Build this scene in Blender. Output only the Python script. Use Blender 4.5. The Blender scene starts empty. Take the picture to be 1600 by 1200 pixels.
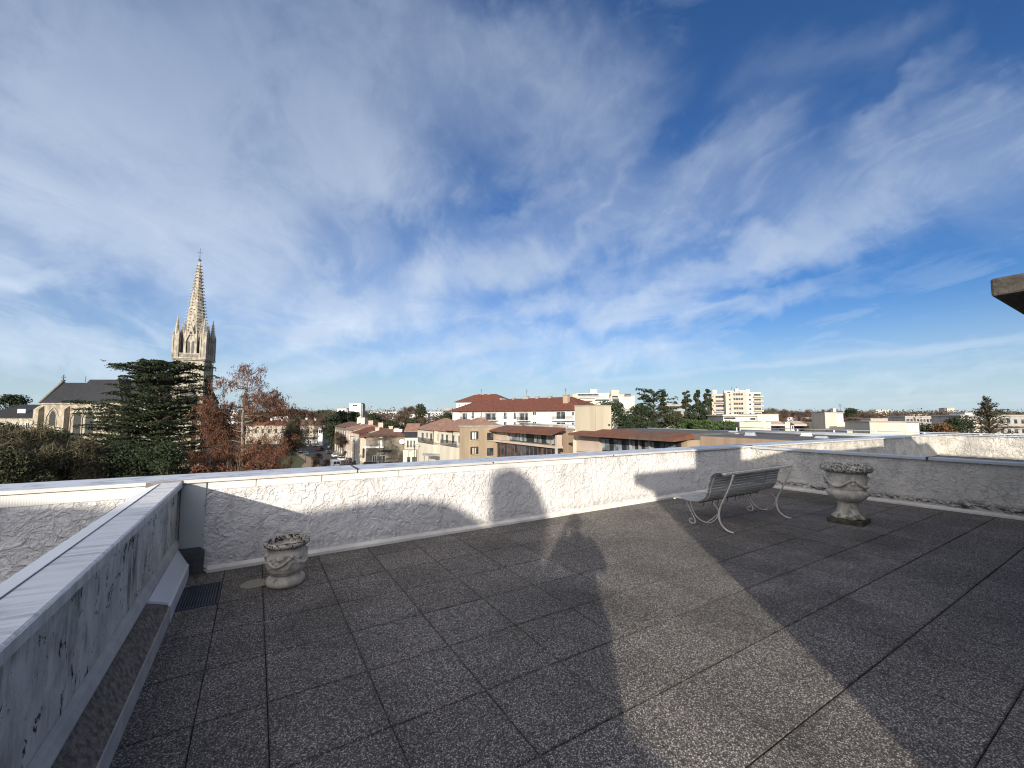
import bpy, bmesh, math, random
import numpy as np
from mathutils import Vector, Matrix
random.seed(7); RNG = np.random.default_rng(7)
R = math.radians
sc = bpy.context.scene
COL = sc.collection

# ------------------------------------------------------------------ camera
FPX = 650.0; PITCH = R(4.22); HEAD = R(31.5)          # focal length in px at 1600 wide; heading clockwise from +Y
CAMZ = 1.47; G = -13.5                                 # eye above the terrace; street level
cam = bpy.data.objects.new('camera', bpy.data.cameras.new('camera')); COL.objects.link(cam)
cam.location = (0, 0, CAMZ)
cam.rotation_euler = (R(90) + PITCH, 0, -HEAD)
cam.data.sensor_width = 36; cam.data.lens = FPX / 1600 * 36
cam.data.clip_start = 0.02; cam.data.clip_end = 20000
sc.camera = cam
sc.view_settings.view_transform = 'Standard'; sc.view_settings.look = 'None'
sc.view_settings.gamma = 1; sc.view_settings.use_curve_mapping = False
sc.view_settings.exposure = 0.74
sc.render.engine = 'CYCLES'
try:
    sc.cycles.use_denoising = True
    sc.cycles.use_adaptive_sampling = True; sc.cycles.filter_width = 1.15
except Exception: pass

# ------------------------------------------------------------------ sun
SUN_EL = R(14.5)
LX, LY = 0.634, 0.773                                  # horizontal travel of the light
LD = Vector((LX * math.cos(SUN_EL), LY * math.cos(SUN_EL), -math.sin(SUN_EL)))
sl = bpy.data.lights.new('sun', 'SUN'); sl.energy = 4.3; sl.angle = R(0.6); sl.color = (1, 0.90, 0.76)
so = bpy.data.objects.new('sun', sl); COL.objects.link(so)
so.rotation_euler = LD.to_track_quat('-Z', 'Y').to_euler()

# ------------------------------------------------------------------ node helper
class N:
    def __init__(s, nt): s.nt = nt
    def n(s, t, **k):
        x = s.nt.nodes.new(t)
        for a, b in k.items(): setattr(x, a, b)
        return x
    def l(s, a, b): s.nt.links.new(a, b)
    def inp(s, sock, v):
        if isinstance(v, bpy.types.NodeSocket): s.l(v, sock)
        elif v is not None: sock.default_value = v
    def m(s, op, a, b=None, c=None, clamp=False):
        x = s.n('ShaderNodeMath', operation=op, use_clamp=clamp)
        s.inp(x.inputs[0], a)
        if b is not None: s.inp(x.inputs[1], b)
        if c is not None: s.inp(x.inputs[2], c)
        return x.outputs[0]
    def v(s, op, a, b=None, scale=None):
        x = s.n('ShaderNodeVectorMath', operation=op)
        s.inp(x.inputs[0], a)
        if b is not None: s.inp(x.inputs[1], b)
        if scale is not None: s.inp(x.inputs['Scale'], scale)
        return x.outputs['Value'] if op in ('DOT_PRODUCT', 'LENGTH', 'DISTANCE') else x.outputs[0]
    def mr(s, x, a, b, c=0.0, d=1.0, smooth=True):
        k = s.n('ShaderNodeMapRange', interpolation_type='SMOOTHSTEP' if smooth else 'LINEAR')
        s.inp(k.inputs['Value'], x)
        for nm, q in (('From Min', a), ('From Max', b), ('To Min', c), ('To Max', d)): s.inp(k.inputs[nm], q)
        return k.outputs[0]
    def noise(s, vec, scale, det=4, rough=0.55, dist=0.0, out='Fac'):
        k = s.n('ShaderNodeTexNoise'); s.inp(k.inputs['Vector'], vec)
        k.inputs['Scale'].default_value = scale; k.inputs['Detail'].default_value = det
        k.inputs['Roughness'].default_value = rough; k.inputs['Distortion'].default_value = dist
        return k.outputs['Fac' if out == 'Fac' else 'Color']
    def vor(s, vec, scale, feat='F1', out='Distance'):
        k = s.n('ShaderNodeTexVoronoi', feature=feat); s.inp(k.inputs['Vector'], vec)
        k.inputs['Scale'].default_value = scale
        return k.outputs[out]
    def mapv(s, vec, scale=(1, 1, 1), rot=(0, 0, 0), loc=(0, 0, 0)):
        k = s.n('ShaderNodeMapping'); s.inp(k.inputs['Vector'], vec)
        k.inputs['Scale'].default_value = scale; k.inputs['Rotation'].default_value = rot; k.inputs['Location'].default_value = loc
        return k.outputs[0]
    def mix(s, f, a, b, mode='MIX'):
        k = s.n('ShaderNodeMix', data_type='RGBA', blend_type=mode); s.inp(k.inputs[0], f)
        for sock, q in ((k.inputs[6], a), (k.inputs[7], b)):
            if isinstance(q, (tuple, list)): q = (*q[:3], 1)
            s.inp(sock, q)
        return k.outputs[2]

# ------------------------------------------------------------------ pixel rays (camera frame: x right, y forward)
def ray(u, v):
    x, y = (u - 800) / FPX, (600 - v) / FPX
    return (x, math.cos(PITCH) - y * math.sin(PITCH), math.sin(PITCH) + y * math.cos(PITCH))
CH, SH = math.cos(HEAD), math.sin(HEAD)
def wxy(xc, yc): return (xc * CH + yc * SH, -xc * SH + yc * CH)      # camera frame -> world
def wdir(u, v):
    r = ray(u, v); X, Y = wxy(r[0], r[1]); d = Vector((X, Y, r[2])); return d.normalized()
def at(u, v, D):
    r = ray(u, v); t = D / r[1]; X, Y = wxy(r[0] * t, D); return Vector((X, Y, CAMZ + r[2] * t))
def ground(u, v, z=G):
    r = ray(u, v); t = (z - CAMZ) / r[2]; X, Y = wxy(r[0] * t, r[1] * t); return Vector((X, Y, z))

# ------------------------------------------------------------------ world: sky + procedural cirrus
w = bpy.data.worlds.new('World'); sc.world = w; w.use_nodes = True
nt = w.node_tree; nt.nodes.clear(); k = N(nt)
sky = k.n('ShaderNodeTexSky', sky_type='NISHITA'); sky.sun_disc = False
sky.sun_elevation = SUN_EL
sky.sun_rotation = math.atan2(-LX, -LY) % (2 * math.pi)
sky.altitude = 100; sky.air_density = 1.0; sky.dust_density = 0.3; sky.ozone_density = 3.0
tc = k.n('ShaderNodeTexCoord'); D0 = tc.outputs['Generated']
nrm = k.v('NORMALIZE', D0)
sp = k.n('ShaderNodeSeparateXYZ'); k.l(nrm, sp.inputs[0]); dz = k.m('MAXIMUM', sp.outputs[2], 0.0)
zz = k.m('ADD', dz, 0.13)
pl = k.n('ShaderNodeCombineXYZ'); k.l(k.m('DIVIDE', sp.outputs[0], zz), pl.inputs[0]); k.l(k.m('DIVIDE', sp.outputs[1], zz), pl.inputs[1])
P = pl.outputs[0]
wob = k.v('SCALE', k.v('SUBTRACT', k.noise(nrm, 2.6, 5, 0.6, 0.6, 'Color'), (0.5, 0.5, 0.5)), scale=0.30)
wob2 = k.v('SCALE', k.v('SUBTRACT', k.noise(nrm, 9.0, 4, 0.6, 0.3, 'Color'), (0.5, 0.5, 0.5)), scale=0.07)
dw = k.v('NORMALIZE', k.v('ADD', k.v('ADD', nrm, wob), wob2))
dl = k.v('NORMALIZE', k.v('ADD', nrm, k.v('SCALE', wob2, scale=0.35)))
# strokes along great circles: (u0,v0,u1,v1, half width deg, strength)
strokes = [
 (-100,150, 560,120, 15, .55), (-50,330, 430,330, 9, .50), (150,60, 640,290, 5.5, .50), (560,40, 900,170, 7.5, .62),
 (380,330, 640,270, 3.6, .42), (520,190, 600,300, 4.2, .35), (120,250, 520,500, 7, .38), (560,380, 720,430, 3.4, .40),
 (480,505, 860,395, 3.6, .66), (640,430, 1000,250, 3.4, .34), (760,430, 1180,230, 3.2, .34), (930,480, 1340,350, 2.6, .52), (1000,450, 1230,370, 1.7, .38),
 (1200,320, 1620,225, 4.4, .40), (1340,200, 1520,95, 1.2, .36), (1330,210, 1600,150, 2.6, .22), (1180,120, 1420,60, 2.6, .22), (780,60, 960,220, 4.5, .30),
 (760,330, 1040,150, 1.6, .26), (860,400, 1010,210, 1.0, .24), (880,470, 1120,330, 3.0, .32), (1020,330, 1180,210, 2.4, .32),
 (-60,545, 330,565, 2.3, .66), (300,545, 560,490, 1.6, .40), (380,575, 720,560, 1.7, .46), (560,505, 1080,490, 2.6, .56), (640,545, 1130,548, 1.7, .60),
 (700,590, 1000,560, 1.6, .40), (1080,490, 1270,455, 1.2, .36), (-20,435, 110,440, 1.0, .55), (-40,400, 60,420, 2.0, .28), (240,500, 330,490, .7, .28),
 (900,600, 1650,525, .42, .30), (1100,610, 1650,588, .8, .28), (820,610, 1650,640, 1.0, .16), (1350,300, 1650,330, 3.5, .14), (40,480, 250,500, 2.0, .12),
 (300,420, 620,470, 5.0, .30), (60,180, 350,380, 6.5, .25)]
tot = None
for i, (u0, v0, u1, v1, hw, st) in enumerate(strokes):
    a, b = wdir(u0, v0), wdir(u1, v1)
    nn = a.cross(b).normalized(); mid = (a + b).normalized(); half = a.angle(b) / 2
    dv = dl if hw < .5 else dw
    dist = k.m('ABSOLUTE', k.v('DOT_PRODUCT', dv, tuple(nn)))
    across = k.mr(dist, 0.0, math.sin(R(hw * 1.5)), st, 0.0)
    al = k.mr(k.v('DOT_PRODUCT', dv, tuple(mid)), math.cos(half * 1.25 + R(hw)), math.cos(half * 0.55), 0.0, 1.0)
    f = k.m('MULTIPLY', across, al)
    tot = f if tot is None else k.m('ADD', tot, f)
# streaky cirrus texture, stretched along the wind
az = HEAD - R(14)
Pr = k.mapv(P, (1, 1, 1), (0, 0, az))
Pw = k.v('ADD', Pr, k.v('SCALE', k.v('SUBTRACT', k.noise(Pr, 0.8, 3, 0.5, 0, 'Color'), (0.5, 0.5, 0.5)), scale=0.9))
st1 = k.noise(k.mapv(Pw, (2.3, 1.0, 1)), 1.0, 10, 0.62, 0.8)
st2 = k.noise(k.mapv(Pw, (1.4, 0.8, 1), (0, 0, R(35))), 1.1, 8, 0.6, 0.8)
st3 = k.noise(nrm, 6.0, 8, 0.65, 1.0)
tex = k.m('ADD', k.m('MULTIPLY', k.mr(st1, 0.32, 0.70), 0.45), k.m('MULTIPLY', k.mr(st2, 0.32, 0.68), 0.55))
tex = k.m('ADD', k.m('MULTIPLY', tex, 0.72), k.m('MULTIPLY', k.mr(st3, 0.3, 0.7), 0.28))
tex = k.mr(tex, 0.12, 0.88)
cov = k.m('ADD', k.m('MULTIPLY', tot, k.m('ADD', 0.55, k.m('MULTIPLY', tex, 0.80))), k.m('MULTIPLY', k.mr(tex, 0.38, 0.95), 0.16))
cov = k.m('SUBTRACT', 1.0, k.m('POWER', 2.718, k.m('MULTIPLY', cov, -1.15)))
haze_h = k.mr(dz, -0.02, 0.24, 1.0, 0.0)
# clouds are brighter low down, greyer overhead
ccol = k.mix(k.mr(dz, 0.05, 0.75), (7.0, 7.9, 9.0), (3.4, 4.15, 5.6))
ccol = k.mix(k.mr(st2, 0.35, 0.65), ccol, k.mix(1.0, ccol, (0.78, 0.82, 0.88), 'MULTIPLY'))
skyc = k.mix(1.0, sky.outputs[0], (0.47, 0.74, 1.08), 'MULTIPLY')
skyc = k.mix(k.m('MULTIPLY', haze_h, 0.80), skyc, (5.2, 6.2, 6.8))
full = k.mix(cov, skyc, ccol)
# fill light added to the sky behind the viewer, mostly off the sun
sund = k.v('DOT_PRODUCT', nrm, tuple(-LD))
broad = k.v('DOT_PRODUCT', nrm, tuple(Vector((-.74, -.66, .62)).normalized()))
fill_glow = k.m('ADD', k.m('MULTIPLY', k.m('POWER', k.mr(broad, -0.05, 1.0, 0, 1, False), 2.2), 12.0), k.m('MULTIPLY', k.m('POWER', k.mr(sund, 0.6, 1.0, 0, 1, False), 3.0), 2.5))
gl = k.v('SCALE', (1.0, 0.90, 0.78), scale=k.m('MULTIPLY', fill_glow, 1.35))
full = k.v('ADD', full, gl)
bg = k.n('ShaderNodeBackground'); bg.inputs['Strength'].default_value = 0.07
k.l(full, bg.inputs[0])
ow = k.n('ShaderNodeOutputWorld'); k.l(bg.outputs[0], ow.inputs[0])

# ------------------------------------------------------------------ materials
MATS = {}
def newmat(name, rough=0.8):
    m = bpy.data.materials.new(name); m.use_nodes = True
    b = m.node_tree.nodes['Principled BSDF']; b.inputs['Roughness'].default_value = rough
    b.inputs['Specular IOR Level'].default_value = 0.3
    MATS[name] = m
    return m, N(m.node_tree), b
def ocoord(k, obj=True):
    t = k.n('ShaderNodeTexCoord'); return t.outputs['Object' if obj else 'Generated']
def pm(name, c1, c2=None, scale=3, rough=0.85, bump=0.0, bscale=None, stretch=(1, 1, 1), metal=0, island=0.0, det=5, bands=None):
    """generic weathered surface: two tones of noise, optional bump and colour per piece"""
    m, k, b = newmat(name, rough)
    co = ocoord(k)
    if c2 is None: c2 = tuple(x * 0.75 for x in c1)
    f = k.mr(k.noise(k.mapv(co, stretch), scale, det, 0.6, 0.2), 0.33, 0.68)
    c = k.mix(f, c1, c2)
    if island:
        g = k.n('ShaderNodeNewGeometry'); q = k.mr(g.outputs['Random Per Island'], 0, 1, 1 - island, 1 + island, False)
        c = k.v('SCALE', c, scale=q)
    if bands:                                          # tile rows etc.: (period, axis, depth)
        s2 = k.n('ShaderNodeSeparateXYZ'); k.l(co, s2.inputs[0])
        wv = k.m('PINGPONG', s2.outputs[bands[1]], bands[0]); wv = k.mr(wv, 0, bands[0] * .5, 1 - bands[2], 1)
        c = k.v('SCALE', c, scale=wv)
    k.l(c, b.inputs['Base Color']); b.inputs['Metallic'].default_value = metal
    if bump:
        bn = k.n('ShaderNodeBump'); bn.inputs['Distance'].default_value = bump
        k.l(k.noise(co, bscale or scale * 4, 6, 0.6), bn.inputs['Height']); k.l(bn.outputs[0], b.inputs['Normal'])
    return m
def glassmat(name, c=(0.02, 0.025, 0.03), rough=0.12):
    m, k, b = newmat(name, rough); co = ocoord(k)
    k.l(k.mix(k.mr(k.noise(co, 0.7, 3), .4, .6), c, tuple(x * 2.6 + .01 for x in c)), b.inputs['Base Color'])
    b.inputs['Specular IOR Level'].default_value = 0.25
    return m

pm('cream', (.45, .41, .335), (.38, .34, .275), .5, .85, 0, None, (1, 1, .3))
pm('cream_light', (.52, .485, .41), (.43, .40, .33), .4, .85, 0, None, (1, 1, .25))
pm('cream_pink', (.44, .355, .29), (.35, .29, .24), .5)
pm('whitewall', (.58, .575, .56), (.48, .475, .46), .3, .8, 0, None, (1, 1, .2))
pm('stone', (.35, .31, .24), (.18, .16, .125), 1.0, .9, .04, 3, (1, 1, .5))
pm('stone_pale', (.40, .365, .30), (.17, .155, .13), 1.3, .9, .05, 3, (1, 1, .4))
pm('stone_dark', (.13, .115, .10), (.08, .07, .06), 1.5)
pm('stone_grey', (.20, .175, .14), (.13, .115, .09), .6, .9, .03, 4, (1, 1, 3))
pm('concrete_tan', (.33, .26, .18), (.24, .19, .13), .5, .85, .01, 9, (1, 1, .15))
pm('concrete_pale', (.44, .39, .295), (.36, .32, .24), .5, .85, .01, 9, (1, 1, .12))
pm('concrete_grey', (.30, .29, .27), (.22, .21, .20), .5, .85)
pm('render_brown', (.26, .195, .14), (.21, .155, .11), .8, .85, 0, None, (2, 2, .1))
pm('copper_roof', (.15, .062, .036), (.10, .048, .032), .6, .92, 0, None, (1, 1, 1), 0, 0, 4)
pm('tile_red', (.15, .050, .032), (.085, .036, .025), 1.2, .8, .05, 5, (1, 1, 1), 0, 0, 6)
pm('tile_pink', (.27, .155, .11), (.17, .105, .078), 1.2, .8, .05, 5, (1, 1, 1), 0, 0, 6)
pm('tile_brown', (.13, .075, .052), (.09, .055, .04), 1.2, .85, .05, 5)
pm('slate', (.020, .022, .027), (.014, .016, .019), 1.0, .75, .01, 6)
pm('roof_grey', (.24, .25, .26), (.17, .18, .19), .8, .7)
pm('roof_felt', (.10, .10, .10), (.07, .07, .075), .8, .9)
pm('zinc', (.38, .41, .44), (.30, .33, .36), .8, .45)
pm('white_paint', (.80, .80, .78), (.74, .74, .72), 2, .55)
pm('dark_metal', (.03, .03, .032), (.02, .02, .022), 3, .5)
pm('bark', (.10, .075, .055), (.06, .045, .035), 4, .95)
pm('bark_pale', (.22, .19, .15), (.14, .12, .10), 3, .95)
pm('twig_brown', (.095, .062, .045), (.06, .042, .032), .4, .95, island=.3)
pm('twig_olive', (.085, .075, .045), (.055, .05, .032), .4, .95, island=.3)
pm('leaf_cedar', (.016, .027, .012), (.028, .040, .017), .35, .85, island=.4)
pm('leaf_dark', (.016, .027, .012), (.028, .040, .017), .3, .85, island=.45)
pm('leaf_olive', (.040, .044, .020), (.028, .032, .016), .3, .85, island=.4)
pm('leaf_green', (.045, .078, .020), (.034, .060, .018), .3, .85, island=.4)
pm('leaf_rust', (.115, .048, .026), (.066, .032, .020), .4, .85, island=.45)
pm('leaf_orange', (.15, .075, .028), (.10, .055, .024), .4, .85, island=.4)
pm('asphalt', (.055, .055, .058), (.042, .042, .045), .5, .9)
pm('pavement', (.20, .155, .125), (.16, .125, .10), .5, .9)
pm('grass', (.035, .058, .018), (.075, .075, .034), 1.2, .95)
pm('town_ground', (.085, .075, .055), (.05, .058, .032), .03, .95)
pm('car_white', (.75, .75, .75), (.72, .72, .72), .5, .3)
pm('car_silver', (.35, .37, .39), (.33, .35, .37), .5, .3, metal=.5)
pm('car_dark', (.025, .027, .032), (.02, .022, .026), .5, .25)
pm('car_blue', (.06, .09, .14), (.05, .08, .12), .5, .3)
pm('car_red', (.22, .03, .025), (.2, .028, .022), .5, .3)
pm('rubber', (.02, .02, .02), (.015, .015, .015), 5, .9)
glassmat('glass'); glassmat('glass_pale', (.10, .12, .13), .2)
pm('shutter_white', (.66, .66, .62), (.6, .6, .56), 1)
pm('lawn_path', (.27, .20, .15), (.20, .15, .11), .6, .95)

# ---- terrace materials
def terrace_mats():
    # rough trowelled white render
    def stucco(name, c1, c2, crease, grime):
        m, k, b = newmat(name, .75); g = k.n('ShaderNodeNewGeometry'); co = g.outputs['Position']
        wv = k.v('ADD', co, k.v('SCALE', k.v('SUBTRACT', k.noise(co, 5.0, 3, .5, 0, 'Color'), (.5, .5, .5)), scale=.30))
        wm = k.mapv(wv, (1, 1, 1.15), (0, R(35), 0))
        v1 = k.vor(wm, 7.5, 'DISTANCE_TO_EDGE'); v2 = k.vor(wm, 17, 'DISTANCE_TO_EDGE')
        br = k.mr(k.noise(co, 3.1, 3), .38, .62)
        r1 = k.m('MULTIPLY', k.mr(v1, .0, .10, 1, 0), br); r2 = k.m('MULTIPLY', k.mr(v2, .0, .16, 1, 0), k.mr(k.noise(co, 6.3, 3), .42, .66))
        # flakes: each trowel patch tilts a little
        vc = k.n('ShaderNodeTexVoronoi', feature='F1'); k.l(wm, vc.inputs['Vector']); vc.inputs['Scale'].default_value = 7.5
        flake = k.m('MULTIPLY', vc.outputs['Distance'], .8)
        nz = k.noise(wm, 14, 6, .62, .6)
        h = k.m('ADD', k.m('ADD', k.m('MULTIPLY', r1, .22), k.m('MULTIPLY', r2, .20)), k.m('ADD', k.m('MULTIPLY', nz, 2.0), k.m('MULTIPLY', flake, .8)))
        bn = k.n('ShaderNodeBump'); bn.inputs['Distance'].default_value = .020; bn.inputs['Strength'].default_value = 1
        k.l(h, bn.inputs['Height']); k.l(bn.outputs[0], b.inputs['Normal'])
        c = k.mix(k.mr(k.noise(co, 1.6, 5), .35, .65), c1, c2)
        if crease:
            cr = k.m('MULTIPLY', k.m('MAXIMUM', r1, r2), crease)
            c = k.mix(cr, c, (.045, .04, .035))
        if grime:
            s = k.n('ShaderNodeSeparateXYZ'); k.l(co, s.inputs[0])
            zz_ = k.m('ADD', s.outputs[2], k.m('MULTIPLY', k.m('SUBTRACT', k.noise(co, 2.2, 4, .6), .5), .16))
            low = k.m('MULTIPLY', k.mr(zz_, .05, .09), k.mr(zz_, .10, .19, 1, 0))
            spot = k.mr(k.noise(k.mapv(co, (1, 1, 3.0)), 13, 6, .75, .5), .42, .56)
            c = k.mix(k.m('MULTIPLY', k.m('MULTIPLY', low, spot), grime), c, (.018, .017, .016))
            st = k.mr(k.noise(k.mapv(co, (9, 9, 1.2)), 1, 6, .65), .5, .78)
            c = k.mix(k.m('MULTIPLY', st, .35), c, (.16, .15, .13))
        k.l(c, b.inputs['Base Color']); return m
    stucco('stucco_white', (.66, .65, .64), (.57, .56, .55), .0, .30)
    stucco('stucco_dirty', (.62, .60, .55), (.50, .49, .46), .32, .95)
    stucco('stucco_stained', (.64, .61, .54), (.42, .41, .38), .35, .0)
    # exposed aggregate pavers
    m, k, b = newmat('aggregate', .8); g = k.n('ShaderNodeNewGeometry'); co = g.outputs['Position']
    cw = k.v('ADD', co, k.v('SCALE', k.v('SUBTRACT', k.noise(co, 90, 2, .5, 0, 'Color'), (.5, .5, .5)), scale=.008))
    cell = k.n('ShaderNodeTexVoronoi', feature='F1'); k.l(cw, cell.inputs['Vector']); cell.inputs['Scale'].default_value = 160
    cs = k.n('ShaderNodeSeparateColor'); k.l(cell.outputs['Color'], cs.inputs[0])
    ramp = k.n('ShaderNodeValToRGB'); k.l(cs.outputs[0], ramp.inputs[0]); e = ramp.color_ramp.elements
    e[0].position = 0; e[0].color = (.085, .080, .076, 1); e[1].position = 1; e[1].color = (.56, .53, .49, 1)
    for p_, q in ((.35, .12), (.6, .215), (.8, .35), (.92, .52)):
        el = e.new(p_); el.color = (q, q * .93, q * .86, 1)
    edge = k.mr(cell.outputs['Distance'], .25, .62, 1, .30)
    c = k.v('SCALE', ramp.outputs[0], scale=edge)
    big = k.mr(k.noise(co, 1.3, 5, .6), .32, .68, .98, 1.42); c = k.v('SCALE', c, scale=big)
    isl = k.mr(g.outputs['Random Per Island'], 0, 1, .88, 1.10, False); c = k.v('SCALE', c, scale=isl)
    damp = k.mr(k.noise(k.mapv(co, (.6, .6, 1), loc=(3.3, 1.2, 0)), 1.0, 5, .55), .55, .66, 1.0, .70); c = k.v('SCALE', c, scale=damp)
    sj = k.n('ShaderNodeSeparateXYZ'); k.l(co, sj.inputs[0])
    ex = k.m('PINGPONG', k.m('ADD', sj.outputs[0], 19.896), .25); ey = k.m('PINGPONG', k.m('ADD', sj.outputs[1], 19.93), .25)
    wj = k.m('MULTIPLY', k.noise(co, 9, 4, .6), .016)
    jt = k.m('MINIMUM', k.mr(ex, wj, k.m('ADD', wj, .006), .80, 1), k.mr(ey, wj, k.m('ADD', wj, .007), .76, 1)); c = k.v('SCALE', c, scale=jt)
    moss = k.mr(k.noise(co, 5.5, 7, .7), .60, .70); c = k.mix(k.m('MULTIPLY', moss, .45), c, (.045, .044, .034))
    k.l(c, b.inputs['Base Color'])
    bn = k.n('ShaderNodeBump'); bn.inputs['Distance'].default_value = .004
    k.l(k.mr(cell.outputs['Distance'], 0, .6, 1, 0), bn.inputs['Height']); k.l(bn.outputs[0], b.inputs['Normal'])
    pm('joint', (.012, .012, .012), (.02, .019, .017), 6, .95)
    # streaked divider wall
    m, k, b = newmat('streaked_concrete', .85); g = k.n('ShaderNodeNewGeometry'); co = g.outputs['Position']
    s1 = k.mr(k.noise(k.mapv(co, (1, 2.6, 1.5)), 2.2, 9, .72, .2), .38, .66)
    s2 = k.mr(k.noise(k.mapv(co, (1, 20, 2.8), loc=(0, 3, 1)), 1.0, 7, .7), .52, .70)
    c = k.mix(s1, (.56, .545, .50), (.37, .355, .32)); c = k.mix(k.m('MULTIPLY', s2, .42), c, (.12, .115, .10))
    bl = k.mr(k.noise(k.mapv(co, (1, 1, .6), loc=(0, 1.7, 0)), 12, 6, .75, .6), .575, .63)
    crack = k.mr(k.vor(k.v('ADD', k.mapv(co, (1, 1, .45)), k.v('SCALE', k.noise(co, 6, 4, .6, 0, 'Color'), scale=.25)), 2.7, 'DISTANCE_TO_EDGE'), 0, .018, 1, 0)
    crack = k.m('MULTIPLY', crack, k.mr(k.noise(co, 2.2, 3), .48, .60))
    smear = k.m('MULTIPLY', k.mr(k.noise(k.mapv(co, (1, 1.1, .7), loc=(0, .4, .3)), 1.6, 5, .6), .50, .66), k.mr(k.noise(k.mapv(co, (1, 16, 1.3)), 1.0, 6, .7), .30, .60))
    c = k.mix(k.m('MULTIPLY', smear, .95), c, (.028, .027, .024))
    c = k.mix(k.m('MAXIMUM', bl, crack), c, (.012, .012, .012)); k.l(c, b.inputs['Base Color'])
    bn = k.n('ShaderNodeBump'); bn.inputs['Distance'].default_value = .006; k.l(k.noise(co, 18, 6, .65), bn.inputs['Height']); k.l(bn.outputs[0], b.inputs['Normal'])
    # painted coping with dirt dragged across it
    m, k, b = newmat('coping_streaked', .45); g = k.n('ShaderNodeNewGeometry'); co = g.outputs['Position']
    s1 = k.mr(k.noise(k.mapv(co, (2.6, 34, 3)), 1.0, 8, .72, .25), .44, .62)
    pt = k.mr(k.noise(co, 2.0, 4), .36, .56)
    c = k.mix(k.m('MULTIPLY', s1, k.m('ADD', .25, k.m('MULTIPLY', pt, .65))), (.64, .655, .66), (.34, .345, .34)); k.l(c, b.inputs['Base Color'])
    bn = k.n('ShaderNodeBump'); bn.inputs['Distance'].default_value = .003; k.l(k.noise(co, 22, 5, .6), bn.inputs['Height']); k.l(bn.outputs[0], b.inputs['Normal'])
    # zinc coping of the parapets
    m, k, b = newmat('coping_metal', .42); g = k.n('ShaderNodeNewGeometry'); co = g.outputs['Position']
    c = k.mix(k.mr(k.noise(k.mapv(co, (2, 5, 1)), 3, 6, .65), .46, .66), (.50, .53, .58), (.27, .30, .35)); k.l(c, b.inputs['Base Color'])
    b.inputs['Metallic'].default_value = .15
    pm('coping_lip', (.52, .52, .51), (.42, .415, .40), 2.5, .5)
    pm('coping_lip_stained', (.52, .52, .51), (.36, .35, .33), 4, .6, 0, None, (1, 6, .5))
    pm('sheet_grey', (.40, .42, .43), (.36, .38, .39), 1.5, .5)
    pm('sheet_white', (.62, .64, .66), (.56, .58, .60), 1.2, .45)
    pm('bitumen', (.055, .060, .068), (.09, .095, .10), 6, .6, .01, 14)
    pm('mortar', (.22, .18, .15), (.13, .11, .10), 14, .95, .006, 40)
    pm('cement_mossy', (.25, .22, .185), (.10, .09, .075), 34, .95, .02, 60)
    pm('cement_pale', (.46, .44, .40), (.34, .33, .31), 6, .9, .004, 30)
    pm('skirt_paint', (.62, .60, .56), (.48, .47, .44), 3, .6)
    # ribbed strip under the coping
    m, k, b = newmat('ribbed_strip', .6); g = k.n('ShaderNodeNewGeometry'); s = k.n('ShaderNodeSeparateXYZ'); k.l(g.outputs['Position'], s.inputs[0])
    bn = k.n('ShaderNodeBump'); bn.inputs['Distance'].default_value = .004
    k.l(k.m('PINGPONG', s.outputs[0], .008), bn.inputs['Height'])
    bn.inputs['Distance'].default_value = .5; bn.inputs['Strength'].default_value = .25
    k.l(bn.outputs[0], b.inputs['Normal']); b.inputs['Base Color'].default_value = (.58, .575, .56, 1)
    # weathered cast stone for the planters
    def cast(name, c1, c2, lich, thr):
        m, k, b = newmat(name, .92); co = ocoord(k)
        c = k.mix(k.mr(k.noise(co, 9, 6, .65), .36, .64), c1, c2)
        s = k.n('ShaderNodeSeparateXYZ'); k.l(co, s.inputs[0])
        up = k.mr(s.outputs[2], thr[0], thr[1]); sp_ = k.mr(k.noise(co, 42, 6, .75, .5), .46, .54)
        c = k.mix(k.m('MULTIPLY', up, k.m('MULTIPLY', sp_, lich)), c, (.022, .021, .018))
        sm = k.mr(k.noise(co, 16, 6, .7), .58, .68); c = k.mix(k.m('MULTIPLY', sm, .6), c, (.07, .062, .045))
        if thr[2] > 0:
            gr = k.m('MULTIPLY', k.mr(s.outputs[2], thr[2], 0, 0, 1), k.mr(k.noise(co, 13, 4), .42, .6)); c = k.mix(gr, c, (.05, .055, .022))
        k.l(c, b.inputs['Base Color'])
        bn = k.n('ShaderNodeBump'); bn.inputs['Distance'].default_value = .006; k.l(k.noise(co, 30, 8, .72), bn.inputs['Height']); k.l(bn.outputs[0], b.inputs['Normal'])
    cast('cast_stone', (.56, .52, .45), (.35, .32, .27), 1.0, (.30, .345, 0))
    cast('cast_stone_old', (.55, .52, .46), (.33, .31, .27), .9, (.66, .71, .30))
    pm('soil', (.030, .023, .016), (.05, .038, .026), 30, 1, .01, 60)
    pm('plinth_wet', (.035, .034, .026), (.085, .08, .055), 14, .8, .006, 40)
    pm('slat_paint', (.31, .31, .295), (.48, .48, .45), 5, .6, .002, 50, (.5, 4, 4))
    pm('iron_cream', (.60, .58, .52), (.42, .40, .35), 12, .55)
    pm('grate_blue', (.030, .045, .065), (.045, .06, .08), 8, .45)
    pm('lichen_spot', (.30, .28, .24), (.20, .19, .165), 60, .95)
    pm('roof_slab', (.075, .068, .058), (.038, .035, .031), 7, .95, .012, 26, (1, 1, 2.2))
    pm('roof_under', (.10, .10, .095), (.055, .055, .052), 3, .95, .006, 16)
    pm('penthouse_render', (.20, .18, .16), (.15, .14, .125), 2, .9, .01, 20)
    pm('skin', (.50, .30, .21), (.46, .27, .19), 6, .6)
    pm('coat', (.035, .04, .055), (.028, .032, .045), 12, .9)
    pm('jeans', (.04, .055, .09), (.03, .045, .075), 14, .9)
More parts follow.
